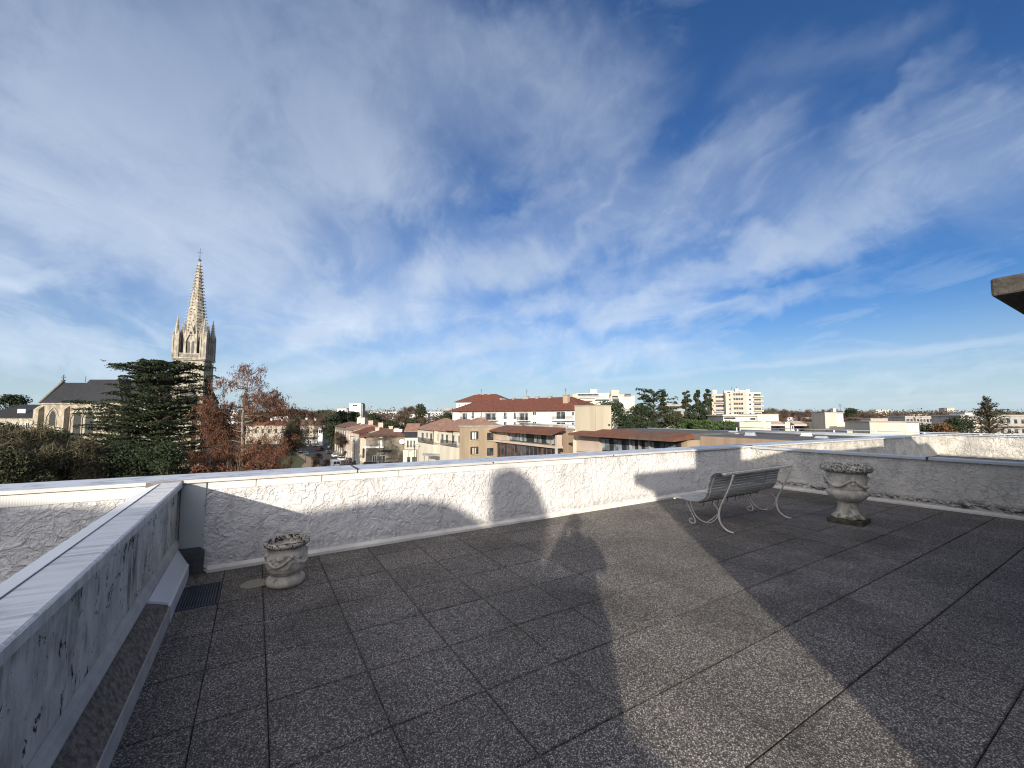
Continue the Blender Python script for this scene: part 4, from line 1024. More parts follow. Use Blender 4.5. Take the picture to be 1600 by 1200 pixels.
    for i in range(9):
        x = -2 + i * 3.4; m = MB().box(x - .05, x + .05, 12.30, 12.36, pz, pz + .55); m.box(x - .10, x + .10, 12.2, 12.46, pz, pz + .08); m.build('railing_post', 'white_paint', t)
    MB().tube([(-4, 12.33, pz + .55), (27, 12.33, pz + .53)], .04, 6).build('railing_bar', 'zinc', t)
    MB().tube([(-2, 9.8, pz + .1), (6, 9.4, pz + .1), (14, 9.9, pz + .1), (22, 9.3, pz + .1)], .06, 6).build('roof_pipe', 'concrete_grey', t)
    for i, (x, y) in enumerate(((1, 6.5), (4, 4.4), (7.5, 8), (10, 5), (0, 11), (5, 11.8), (13, 10))):
        m = MB().box(x - .35, x + .35, y - .3, y + .3, pz, pz + random.uniform(.15, .4)); m.box(x - .42, x + .42, y - .37, y + .37, pz - .01 + .0, pz + .06); m.build('roof_vent', 'zinc' if i % 2 else 'whitewall', t)
tan_building()

# ------------------------------------------------------------------ cream houses with pink tiles
def cream_houses():
    f = Fac(653, 100, 727, D2Y, 'terraced_housing', 'cream rendered three-storey housing with pink tile roofs and dark balcony rails', 'housing')
    t = f.t
    xa, xb, xc = f.x(679), f.x(708), f.w
    h1, h2, h3 = f.at(666, 671.5)[1], f.at(694, 674)[1], f.at(718, 674)[1]
    MB().box(0, xa, 0, 10, 0, h1).build('wall', 'cream_light', t)
    MB().box(xa + .01, xb, .8, 10, 0, h2).build('wall', 'cream_light', t)
    MB().box(xb + .01, xc, .1, 10, 0, h3).build('wall', 'cream_light', t)
    MB().hip(-.5, xa + .4, -.6, 10.5, h1 + .18, 2.5).build('roof', 'tile_pink', t)
    MB().hip(xa - 3.0, xb + .5, .2, 10.4, h2 + .18, 2.3, 4).build('roof', 'tile_pink', t)
    MB().hip(xb - 3.2, xc + .6, -.5, 10.4, h3 + .19, 2.4, 4).build('roof', 'tile_pink', t)
    for u0, v0, u1, v1, ly in ((659, 676, 661.5, 689, 0), (666.5, 676, 668, 684, 0), (672.5, 677, 675, 689, 0), (682, 678, 684.5, 689, .8), (690, 678, 692.5, 692, .8), (697, 679, 699.5, 692, .8), (707, 680, 709.5, 692, .1), (716.5, 681, 719.5, 693, .1), (724, 682, 726, 692, .1),
        (657, 695, 659.5, 706, 0), (682.5, 695, 684.5, 706, .8), (692, 701, 694, 713, .8), (717, 700, 719, 712, .1), (723.5, 701, 726, 712, .1)):
        f.win(u0, v0, u1 + .6, v1, ly, 'glass', 'concrete_grey', .05, sill=False)
    # projecting lower storeys that carry the terraces
    for (ua, ub, vt, ly, lz) in ((653, 677, 691, 0, 0), (688, 713.5, 695.5, .8, 0)):
        a, b = f.x(ua, -2.2), f.x(ub, -2.2); z = f.at(ua, vt, -2.2)[1]
        MB().box(a, b, -2.2, ly - .002, 0, z).build('wall', 'cream_light', t)
        rail(t, a + .05, b - .05, -2.15, z, 1.1, .16)
    a, b = f.x(718), f.w; z = f.at(720, 716)[1]; rail(t, a, b, -.5, z, 1.0, .16)
    MB().box(a, b, -.5, .099, z - .2, z - .01).build('balcony_slab', 'concrete_grey', t)
    # grey fabric-like canopy
    xa_, xb_ = f.x(662, -4.5), f.x(686, -2.5); z = f.at(672, 710, -3)[1]
    MB().prism([(xa_, -4.6), ((xa_ + xb_) / 2, -5.2), (xb_, -4.4), (xb_, -2.21), (xa_ + 2.5, -2.21)], z, z + .3).build('canopy', 'roof_grey', t)
    for x in (xa_ + .4, xb_ - .2): MB().tube([(x, -4.4, 0), (x, -4.4, z)], .05, 6).build('post', 'dark_metal', t)
    for u, v1 in ((678, 671), (708, 676)): x = f.x(u); MB().tube([(x, -.1, f.at(u, 707)[1]), (x, -.1, f.at(u, v1)[1])], .06, 6).build('downpipe', 'dark_metal', t)
    # left, slate fronted bay
    g = Fac(633, 101, 653, 5, 'terraced_house', 'narrow cream house with a dark slate band under its tile roof beside the housing', 'house')
    za, zb, zc = g.at(643, 684)[1], g.at(643, 675)[1], g.at(643, 668)[1]
    MB().box(0, g.w, 0, 9, 0, za).build('wall', 'cream_light', g.t)
    MB().prism([(-.1, za + .01), (-.1, za + .15), (.9, zb), (9, zb), (9, za + .01)], 0, g.w, lambda a, b, c: (c, a, b)).build('slate_band', 'slate', g.t)
    MB().prism([(.7, zb + .003), (9.3, zb + .003), (9.3, zb + .2), (5, zc + .9), (.7, zb + .2)], -.3, g.w, lambda a, b, c: (c, a, b)).build('roof', 'tile_pink', g.t)
    z = g.at(643, 703, -1.8)[1]; MB().box(0, g.w, -1.8, -.002, 0, z).build('wall', 'cream_light', g.t); rail(g.t, .05, g.w - .05, -1.75, z, 1.1, .16)
    for u in (636, 641, 646): g.win(u, 688, u + 2.5, 699, 0, 'glass', 'concrete_grey', .05, sill=False)
    for u0, u1 in ((636, 641), (644, 650)): g.win(u0, 714, u1, 723, -1.8, 'glass', 'dark_metal', .06, sill=False)
cream_houses()

def street_houses():
    # grey stone house
    f = Fac(573, 105, 633, 8, 'stone_house', 'grey stone house with dark brown tile roof and a round white satellite dish', 'house')
    t = f.t; h = f.at(600, 682)[1]
    MB().box(0, f.w, 0, 12, 0, h).build('wall', 'stone_grey', t)
    MB().hip(-1.2, f.w + .8, -.8, 12.5, h + .18, 1.75, 5).build('roof', 'tile_brown', t)
    f.win(592, 688, 597, 698, 0, 'shutter_white', 'white_paint', .1)
    MB().prism([(0, 0), (f.w, 0), (f.w, 3.2), (.6 * f.w, 3.9), (0, 3.3)], -3.6, -.01, lambda a, b, c: (a, c, b)).build('lean_to', 'concrete_tan', t)
    MB().box(-.4, f.w * .46, -.26, -.004, f.at(590, 700)[1], f.at(590, 697.5)[1]).build('ledge', 'white_paint', t)
    MB().box(f.w * .3, f.w * .66, -1.0, -.004, f.at(600, 705)[1], f.at(600, 703)[1]).build('ledge', 'dark_metal', t)
    MB().box(.4, f.w - .2, -3.9, -3.61, 3.3, 3.6).build('gutter', 'dark_metal', t)
    for u0, u1 in ((582, 588), (592, 602)): f.win(u0, 712, u1, 722, -3.6, 'glass', 'white_paint', .08)
    x, z = f.at(628, 690, -1); d = thing('satellite_dish', 'round white satellite dish on the grey stone house wall', 'satellite dish', tuple(Matrix.Translation(Vector(f.loc)) @ Matrix.Rotation(f.rz, 4, 'Z') @ Vector((x, -.8, z))), f.rz)
    dm = MB().lathe([(.01, 0), (.3, .03), (.55, .12), (.62, .18), (.60, .20), (.5, .14), (.01, .03)], 20); dm.v = [(a, -c, b) for a, b, c in dm.v]; dm.build('dish', 'white_paint', d)
    MB().tube([(0, 0, 0), (0, .78, -.1)], .05, 6).build('arm', 'dark_metal', d)
    for u, v in ((590, 672), (611, 670), (620, 673)):
        x = f.x(u, 5); z0 = h + 1; MB().box(x - .5, x + .5, 5, 6, z0, f.at(u, v - 3, 5)[1]).box(x - .6, x + .6, 4.9, 6.1, f.at(u, v - 3, 5)[1] + .002, f.at(u, v - 3, 5)[1] + .2).build('chimney', 'cream_pink', t)
    MB().prism([(f.x(616, 3), 2.5), (f.x(629, 3), 2.5), (f.x(629, 3), 5.0), (f.x(616, 3), 5.0)], h + 1.0, h + 1.7).build('skylight', 'whitewall', t)
    # pale end of the row
    g = Fac(564, 106, 573, 20, 'row_house', 'narrow pale house end with shuttered door beside the grey stone house', 'house')
    hh = g.at(569, 683)[1]; MB().box(0, g.w, 0, 9, 0, hh).build('wall', 'cream', g.t)
    MB().prism([(-.5, hh + .002), (9, hh + .002), (9, hh + 1.6), (-.5, hh + .2)], -.3, g.w + .2, lambda a, b, c: (c, a, b)).build('roof', 'tile_red', g.t)
    g.win(566, 700, 570, 716, 0, 'glass', 'cream', .08, 'door', False)
    # row receding along the street (left-facing facades)
    specs = [('row_house', 'yellow rendered row house with red tile roof on the street', 552, 128, 566, 677, 'cream', 'tile_red', 669),
             ('row_house', 'pink gabled row house with a big blank chimney stack', 541, 142, 553, 672, 'cream_pink', 'tile_pink', 663),
             ('row_house', 'long grey row house with brown roof at the far end of the street row', 524, 168, 541, 667, 'stone_grey', 'tile_brown', 661)]
    for nm, lab, u0, D, u1, ve, wm, rm, vr in specs:
        q = Fac(u0, D, u1, D2Y, nm, lab, 'house'); z = q.at((u0 + u1) / 2, ve)[1]; zr = q.at(u1, vr, 5)[1]
        MB().box(0, q.w, 0, 11, 0, z).build('wall', wm, q.t)
        gw = MB().prism([(0, z + .002), (11, z + .002), (5.5, max(zr, z + 1.8) - .1)], q.w - .3, q.w, lambda a, b, c: (c, a, b)); gw.build('gable_wall', 'cream_pink' if 'pink' in lab else wm, q.t)
        MB().add([(-.3, -.6, z + .03), (q.w + .2, -.6, z + .03), (q.w + .2, 5.5, max(zr, z + 1.8)), (-.3, 5.5, max(zr, z + 1.8)), (-.3, 11.6, z + .03), (q.w + .2, 11.6, z + .03), (-.3, 5.5, z + 1.3), (q.w + .2, 5.5, z + 1.3)],
                 [(0, 1, 2, 3), (3, 2, 5, 4), (0, 6, 7, 1), (6, 4, 5, 7), (1, 7, 5, 2), (0, 3, 4, 6)]).build('roof', rm, q.t)
        n = max(2, int(q.w / 4.2))
        for i in range(n):
            x = (i + .5) * q.w / n
            for zz, hh2 in ((1.0, 2.3), (z - 3.2, 1.9)): window(q.t, x - .6, x + .6, zz, zz + hh2, 0, 'glass', 'white_paint', .08)
        # chimney
        x = q.w - 2; MB().box(x - .6, x + .6, 5, 6.2, z + 1, max(zr, z + 1.8) + 1.3).build('chimney', wm, q.t)
    c = Fac(558, 150, 570, 5, 'house', 'blank pale square building rising behind the pink gable', 'house')
    MB().box(0, c.w, 0, 5, 0, c.at(560, 653)[1]).build('wall', 'cream_light', c.t); z = c.at(560, 653)[1]; MB().box(-.1, c.w + .1, -.1, 5.1, z + .002, z + .2).build('coping', 'concrete_grey', c.t)
    # far side of the crossing, left
    specs = [('shop_house', 'long pale stone house with red roof seen through the rust coloured tree', 385, 214, 448, 664.5, 'stone_pale', 'tile_red', 657),
             ('shop_house', 'pale stone house with brown roof and a dark shop awning', 448, 210, 497, 664.5, 'stone_pale', 'tile_brown', 656)]
    for nm, lab, u0, D, u1, ve, wm, rm, vr in specs:
        q = Fac(u0, D, u1, 4, nm, lab, 'house'); z = q.at((u0 + u1) / 2, ve)[1]
        MB().box(0, q.w, 0, 11, 0, z).build('wall', wm, q.t)
        MB().hip(-.5, q.w + .5, -.6, 11.6, z + .18, q.at(u0 + 20, vr, 5)[1] - z, 5).build('roof', rm, q.t)
        n = int(q.w / 2.9)
        for i in range(n):
            x = (i + .5) * q.w / n; window(q.t, x - .55, x + .55, z - 4.0, z - 1.7, 0, 'glass', 'stone_dark', .07)
        if 'awning' in lab:
            za = q.at(470, 683)[1]; MB().box(4, q.w + 1.5, -2.2, -.01, za - .9, za).build('awning', 'dark_metal', q.t); MB().box(3.6, q.w + 1.7, -2.3, -2.21, za - 1.5, za - 1.15).build('awning_edge', 'zinc', q.t)
            for i in range(3): x = q.w * (.25 + i * .25); window(q.t, x - 1.1, x + 1.1, .3, za - 1.6, 0, 'glass', 'white_paint', .1, 'shop_window', False)
        for fx in (.25, .5, .78):
            x = q.w * fx; zr = q.at(u0 + 20, vr, 5)[1]; MB().box(x - .5, x + .5, 5, 6, z + .8, zr + .8).box(x - .6, x + .6, 4.9, 6.1, zr + .802, zr + 1).build('chimney', 'whitewall', q.t)
    q = Fac(498, 206, 505, 4, 'bay_house', 'small white bay house end at the crossing', 'house'); z = q.at(501, 668)[1]
    MB().box(0, q.w, 0, 8, 0, z).build('wall', 'whitewall', q.t); MB().hip(-.3, q.w + .3, -.4, 8.3, z + .18, .7, .6).build('roof', 'white_paint', q.t)
    window(q.t, .3, q.w - .3, z - 3.0, z - 1.0)
    # slate roofed building at far left
    q = Fac(-25, 120, 52, 6, 'slate_house', 'pale house under a long dark slate roof at far left beside the church', 'house'); z = q.at(20, 653)[1]
    MB().box(0, q.w, 0, 12, 0, z).build('wall', 'stone_pale', q.t); MB().hip(-.5, q.w + .5, -.6, 12.6, z + .18, q.at(15, 633, 6)[1] - z, 4).build('roof', 'slate', q.t)
    for i in range(5): x = (i + .5) * q.w / 5; window(q.t, x - .5, x + .5, z - 3.4, z - 1.4, 0, 'glass', 'white_paint')
    MB().box(q.w * .55, q.w * .55 + 2.2, 1.5, 3.0, z + 1.2, z + 2.6).build('skylight', 'zinc', q.t)
street_houses()

# ------------------------------------------------------------------ white block of flats with red hipped roof
def white_block():
    f = Fac(707, 160, 908, -45, 'apartment_block', 'long white apartment block with red hipped roof and recessed balconies', 'apartment block')
    t = f.t; h = f.at(800, 640.3)[1]; W = f.w
    MB().box(0, W, 0, 13, 0, h - .4).build('wall', 'whitewall', t)
    MB().hip(-.9, W + .9, -.9, 13.9, h, f.at(820, 622.5, 6.5)[1] - h, 9, .38).build('roof', 'tile_red', t)
    MB().box(W * .05, W * .9, -.10, -.001, h - .75, h - .55).build('string_course', 'concrete_grey', t)
    for r in range(5):
        dz_ = -r * 3.05
        def zz(v, u): return f.at(u, v)[1] + dz_
        for u0, u1, va, vb in ((718, 722, 644, 648), (737, 741, 644, 654), (751, 754.5, 644, 654), (787, 792, 644, 655), (803, 808, 644, 655), (832, 838, 643, 649), (893, 898, 643, 650)):
            xa, xb = f.x(u0), f.x(u1); z1, z0 = zz(va, (u0 + u1) / 2), zz(vb, (u0 + u1) / 2)
            window(t, xa, xb, z0, z1, 0, 'glass', 'white_paint', .09)
            if vb - va > 8: rail(t, xa - .1, xb + .1, -.22, z0, .95, .3, 'window_guard', 'concrete_grey', .025)
        for u0, u1 in ((722.5, 734), (757.5, 780), (811, 830)):
            xa, xb = f.x(u0), f.x(u1); z1 = h - .9 + dz_; z0 = z1 - 2.5
            # balcony: dark loggia face with deep slab, cheeks and a rail
            o = MB().box(xa, xb, -.06, -.001, z0, z1).build('loggia', 'concrete_grey', t)
            MB().box(xa + (xb - xa) * .12, xa + (xb - xa) * .42, -.10, -.061, z0 + .05, z1 - .3).build('pane', 'glass', o)
            MB().box(xa + (xb - xa) * .55, xa + (xb - xa) * .72, -.10, -.061, z0 + .05, z1 - .3).build('pane', 'glass', o)
            MB().box(xa - .1, xb + .1, -1.25, -.11, z0 - .2, z0).box(xa - .1, xa + .08, -1.25, -.11, z0 + .001, z1).box(xb - .08, xb + .1, -1.25, -.11, z0 + .001, z1).build('balcony_slab', 'whitewall', t)
            rail(t, xa + .1, xb - .1, -1.22, z0, 1.0, .22)
        xa, xb = f.x(869), f.x(884); z1 = zz(643, 876); z0 = zz(655.5, 876)
        window(t, xa, xb, z0 + .05, z1, 0, 'glass', 'white_paint', .12)
        MB().box(f.x(866), f.x(900), -1.2, -.002, z0 - .35, z0 - .05).build('balcony_slab', 'white_paint', t)
        rail(t, f.x(866) + .1, f.x(900) - .1, -1.18, z0 - .05, 1.0, .22)
    zr = f.at(820, 622.5, 6.5)[1]
    for u, w_, v in ((784, .9, 623), (789, .5, 624), (803, .9, 622.5), (822, 2.4, 620), (840, 1.1, 620), (860, 1.1, 619.5)):
        x = f.x(u, 6.5); zt = f.at(u, v, 6.5)[1]; MB().box(x - w_ / 2, x + w_ / 2, 6, 7, zr - 1.6, zt).box(x - w_ / 2 - .12, x + w_ / 2 + .12, 5.88, 7.12, zt + .002, zt + .2).build('chimney', 'concrete_grey', t)
    x = f.x(885, 3); z0, z1 = f.at(885, 634, 3)[1], f.at(885, 618, 3)[1]
    MB().box(x - .9, x + .9, 2.5, 3.6, z0 - 1, z1).box(x - 1.05, x + 1.05, 2.35, 3.75, z1 + .002, z1 + .3).build('chimney', 'concrete_tan', t)
    for u, v in ((823, 609), (884, 607), (752, 608)):
        x = f.x(u, 6.4); zt = f.at(u, v, 6.4)[1]; m = MB().tube([(x, 6.4, zr - .5), (x, 6.4, zt)], .045, 5)
        for i in range(4): m.tube([(x - .6 + .1 * i, 6.4, zt - .15 - i * .28), (x + .6 - .1 * i, 6.4, zt - .15 - i * .28)], .02, 4)
        m.build('antenna', 'dark_metal', t)
    g = Fac(713, 215, 790, -20, 'apartment_block', 'farther white block with a red roof peeking over the long white one', 'apartment block'); h = g.at(735, 628.3)[1]
    MB().box(0, g.w, 0, 14, 0, h).build('wall', 'whitewall', g.t); MB().hip(-1, g.w + 1, -1, 15, h + .2, g.at(750, 616.5, 7)[1] - h, 9).build('roof', 'tile_red', g.t)
    for i in range(8): x = (i + .5) * g.w / 8; window(g.t, x - .5, x + .5, h - 2.3, h - .9, 0, 'glass', 'white_paint', .1)
    for u, v in ((744, 616), (754, 615.5), (764, 615.5)): x = g.x(u, 7); z = g.at(u, v, 7)[1]; MB().box(x - .9, x + .9, 6.5, 7.5, z - 2.2, z).build('chimney', 'concrete_grey', g.t)
white_block()

# ------------------------------------------------------------------ far blocks
def slab_block(name, label, u0, D, u1, yaw, vt, depth, mat, rows, cols, rowv=None, cat='apartment block', group=None, balcony=False, ww=1.2, wh=1.3, step=3.0, x_pad=1.5, top=None, gl='glass', parent=None):
    f = Fac(u0, D, u1, yaw, name, label, cat, group) if parent is None else Fac(u0, D, u1, yaw)
    t = f.t if parent is None else thing_child(parent, f)
    h = f.at((u0 + u1) / 2, vt)[1]
    MB().box(0, f.w, 0, depth, 0, h).build('wall', mat, t)
    MB().box(-.15, f.w + .15, -.15, depth + .15, h + .002, h + .5).build('coping', 'concrete_grey' if top is None else top, t)
    for r in range(rows):
        z1 = h - 1.0 - r * step
        for c in range(cols):
            x = x_pad + (f.w - 2 * x_pad) * (c + .5) / cols
            m = MB().box(x - ww / 2, x + ww / 2, -.06, -.001, z1 - wh, z1).build('window', gl, t)
        if balcony:
            MB().box(x_pad * .5, f.w - x_pad * .5, -1.2, -.061, z1 - wh - .35, z1 - wh - .15).build('balcony', 'concrete_grey', t)
            MB().box(x_pad * .5, f.w - x_pad * .5, -1.22, -1.15, z1 - wh - .14, z1 - wh + .75).build('balcony_rail', 'cream_pink' if mat != 'cream_pink' else 'concrete_grey', t)
    f.t = t; f.h = h; return f
def thing_child(parent, f):
    return parent

def far_blocks():
    # pale slab with balconies, right of the conifers: one thing with three volumes in its own frame
    f = slab_block('apartment_tower', 'tall cream ten-storey block with a concave balcony wing right of the conifers', 1142, 330, 1167, -12, 612.5, 13, 'cream_pink', 5, 4, x_pad=2.2, ww=1.5, wh=1.7, step=3.7)
    t = f.t; h = f.h
    xr = f.x(1190.5, 1.5)
    MB().box(f.w + .01, xr, 1.5, 14, 0, h - .2).build('wall', 'cream_light', t)
    for r in range(5):
        z = h - 1.4 - r * 3.7; a, b = f.w + (xr - f.w) * .5, xr + 1.2
        MB().box(a, b, .1, 3.5, z - 3.0, z - 2.7).build('balcony', 'concrete_grey', t)
        MB().box(a, b, .1, .2, z - 2.69, z - 1.7).build('balcony_rail', 'cream_pink', t)
        MB().box(a + .4, xr - .3, 1.44, 1.499, z - 2.6, z - .2).build('window', 'glass', t)
        x = f.w + (xr - f.w) * .28; MB().box(x - .7, x + .7, 1.44, 1.499, z - 1.7, z - .3).build('window', 'glass', t)
        MB().box(-.75, .15 if r else .149, -.4, .6, z - 1.2, z - .3).build('stair_window', 'glass', t)
    xl = f.x(1113, 6)
    MB().box(xl, -.8, 6, 16, 0, h - 1.2).build('wall', 'cream_pink', t)
    MB().box(-3.2, -.01, .6, 5.99, 0, h - .6).build('wall', 'cream', t)
    for r in range(6):
        z = h - 2.6 - r * 3.7
        for c in range(7): x = xl + 3.2 + (-4.6 - xl) * (c + .2) / 7; MB().box(x - .55, x + .55, 5.94, 5.999, z - 1.7, z).build('window', 'glass', t)
        if r % 2: MB().box(xl + 1.5, -3.4, 4.6, 5.93, z - 2.5, z - 2.2).box(xl + 1.5, -3.4, 4.6, 4.7, z - 2.19, z - 1.2).build('balcony', 'concrete_grey', t)
        MB().box(xl + .6, xl + 1.4, 5.94, 5.999, z - 1.2, z - .2).build('window', 'glass', t)
    m = MB()
    for u, w_, hh in ((1115, 3, 2.2), (1133, 7, 1.4), (1151, 2.2, 3), (1157, 5, 1.6), (1167, 3, 2.4)): x = f.x(u, 6); m.box(x, x + w_, 6.5, 9.5, h - 1.1, h + hh)
    m.build('roof_housing', 'whitewall', t)
    for u in (1153, 1145): x = f.x(u, 7); MB().tube([(x, 7, h), (x, 7, h + 5)], .12, 4).build('antenna', 'dark_metal', t)

    # stepped pale flats left of the cedar group
    f = slab_block('apartment_block', 'stepped cream apartment block with terraces and two rooftop boxes beyond the red roof', 893, 280, 953, -8, 621, 14, 'cream_light', 0, 0)
    t = f.t; h = f.h; X = lambda u, ly=0: f.x(u, ly)
    MB().box(X(895), X(937), 1, 12, h + .51, h + 2.6).build('wall', 'cream_pink', t)
    MB().box(X(901), X(953), 2.5, 13, h + .51, f.at(925, 614)[1]).build('wall', 'cream_light', t)
    for (a, b, v0, v1) in ((903, 936, 615.5, 618.5), (904, 930, 622.5, 624), (903, 926, 626.5, 629), (930, 952, 624, 627)):
        z1, z0 = f.at(a, v0)[1], f.at(a, v1)[1]; MB().box(X(a), X(b), -.07 if v0 > 621 else .93, -.001 if v0 > 621 else .999, z0, z1).build('window', 'glass', t)
        MB().box(X(a) - .3, X(b) + .3, -1.1 if v0 > 621 else .0, -.071 if v0 > 621 else .92, z0 - .35, z0 - .05).build('balcony', 'white_paint', t)
    MB().box(X(923), X(934), 4, 9, f.at(925, 614)[1] + .002, f.at(925, 607.5)[1]).build('roof_housing', 'cream_light', t)
    x2, x3 = X(954), X(991.5)
    h2 = f.at(960, 616)[1]
    MB().box(x2, x3, -1.5, 13, 0, h2 - 1.2).build('wall', 'cream_light', t)
    MB().box(x2 + .5, X(985), 1, 12, h2 - 1.19, h2).build('wall', 'cream_pink', t)
    MB().lathe([(.01, 0), (3.4, 0), (3.4, 2.6), (3.1, 2.9), (.01, 2.9)], 20, (X(963), 5)).v
    d = MB().lathe([(3.4, h2 + .01), (3.4, h2 + 2.6), (3.0, h2 + 3.0), (.01, h2 + 3.1)], 20, (X(963), 5)); d.build('roof_housing', 'cream', t)
    for (a, b, v0, v1) in ((957, 967, 623, 628), (958, 968, 630, 633), (956, 966, 618.5, 621), (976, 986, 615.5, 618.5)):
        z1, z0 = f.at(a, v0)[1], f.at(a, v1)[1]; MB().box(X(a), X(b), -1.57, -1.501, z0, z1).build('window', 'glass', t)
        MB().box(X(a) - .3, X(b) + .3, -2.4, -1.571, z0 - .4, z0 - .05).build('balcony', 'cream_pink', t)
    g = slab_block('apartment_block', 'lower pinkish flats half hidden behind the cedar', 970, 240, 1012, -5, 640, 12, 'cream_pink', 3, 6, balcony=True, ww=2.6, wh=1.5)
    g = slab_block('apartment_block', 'pale flats glimpsed between the cedar and the conifers', 1040, 260, 1068, 0, 632, 12, 'concrete_grey', 3, 6, ww=1.6, wh=1.5)

    # cream flat-roofed complex at right centre
    f = Fac(1130, 120, 1215, -8, 'flat_roofed_building', 'cream flat-roofed building with a dark clerestory behind the green canopy', 'building'); t = f.t
    h = f.at(1150, 650)[1]; MB().box(0, f.x(1182), 0, 14, 0, h).build('wall', 'cream_light', t); MB().box(-.4, f.x(1185), -.8, 14.2, h + .002, h + .35).build('roof', 'white_paint', t)
    MB().box(f.x(1131), f.x(1149), -.06, -.001, f.at(1140, 655)[1], f.at(1140, 652)[1]).build('window', 'glass', t)
    MB().box(f.x(1172), f.x(1180), -.06, -.001, f.at(1175, 656)[1], f.at(1175, 653)[1]).build('window', 'glass', t)
    h2 = f.at(1200, 647.5)[1]; MB().box(f.x(1182) + .01, f.w, -.5, 13, 0, h2).build('wall', 'cream_light', t); MB().box(f.x(1182), f.w + .1, -.6, 13, h2 + .002, h2 + .15).build('coping', 'concrete_grey', t)
    MB().box(f.x(1161), f.x(1183), -2.5, -.81, h - 2.0, h - 1.4).build('canopy', 'roof_grey', t)
    f = Fac(1155, 80, 1307, -14, 'concrete_flats', 'angular cream flats with rust red fascia bands over recessed windows', 'building'); t = f.t
    def blk(ua, ub, vt, ly0, ly1, mat, nm='wall'): z = f.at((ua + ub) / 2, vt, ly0)[1]; a, b = f.x(ua, ly0), f.x(ub, ly0); MB().box(a, b, ly0, ly1, 0, z).build(nm, mat, t); return a, b, z
    blk(1155, 1192, 659.5, 0, 9, 'cream'); blk(1192.1, 1204, 660, .4, 9, 'cream_light')
    blk(1204, 1226, 664.5, 3.0, 9, 'concrete_tan'); blk(1226, 1234, 659.5, .6, 9, 'cream_light'); blk(1234, 1265, 665, 3.2, 9, 'cream_light')
    blk(1265, 1287, 660, 0, 9, 'cream'); blk(1287.1, 1307, 660.5, -.3, 9, 'cream_light')
    for ua, ub in ((1204, 1226), (1240, 1265)):
        a, b = f.x(ua, .5), f.x(ub, .5); z0, z1 = f.at(ua, 665.5, .5)[1], f.at(ua, 658, 2.9)[1]
        MB().prism([(.4, z0), (.4, z0 + .3), (2.98, z1), (2.98, z0)], a, b, lambda p, q, r: (r, p, q)).build('fascia', 'cream_pink', t)
        MB().box(a + .3, b - .3, 2.90, 2.999, z0 - 1.4, z0 - .05).build('window', 'glass', t); rail(t, a + .2, b - .2, .6, z0 - 1.7, .8, .2)
    window(t, f.x(1235.5, .55), f.x(1239.5, .55), f.at(1237, 672)[1], f.at(1237, 665)[1], .55)
    g = Fac(1289, 72, 1319, -14, 'lift_tower', 'cream lift block with an aerial on top above the angular flats', 'building'); h = g.at(1300, 645)[1]
    MB().box(0, g.x(1307), 0, 5, 0, h).build('wall', 'cream', g.t); MB().box(g.x(1307) + .01, g.w, .3, 5, 0, h).build('wall', 'cream_light', g.t)
    MB().box(g.w + .01, g.x(1330), .3, 6, 0, g.at(1325, 660)[1]).build('wall', 'cream_light', g.t)
    MB().box(-.05, g.w + .05, -.05, 5.05, h + .002, h + .12).build('coping', 'concrete_grey', g.t)
    x = g.x(1313.5, 2); zt = g.at(1313.5, 631, 2)[1]; m = MB().tube([(x, 2, h), (x, 2, zt)], .03, 5)
    for i in range(3): m.tube([(x - .3, 2, zt - .1 - i * .2), (x + .3, 2, zt - .1 - i * .2)], .012, 4)
    m.build('antenna', 'dark_metal', g.t)
    MB().box(g.x(1307), g.x(1311), 1, 2, h + .13, h + .75).build('roof_vent', 'cream_light', g.t)
    g = Fac(1358, 62, 1437, -10, 'flat_roofed_building', 'plain cream windowless box just beyond the far parapet', 'building'); h = g.at(1390, 660)[1]
    a = g.x(1415); MB().box(0, a, 0, 6, 0, h).build('wall', 'cream', g.t); MB().box(a + .01, g.w, .25, 6, 0, h).build('wall', 'cream_light', g.t)
    MB().box(-.08, g.w + .08, -.08, 6.1, h + .002, h + .15).build('coping', 'concrete_grey', g.t)
    g = Fac(1322, 66, 1362, -12, 'flat_roofed_building', 'low cream parapet block beside the plain cream box', 'building'); h = g.at(1345, 673.5)[1]
    MB().box(0, g.w, 0, 6, 0, h).build('wall', 'cream', g.t); MB().box(-.1, g.w, -.1, 6, h + .002, h + .2).build('coping', 'concrete_grey', g.t)
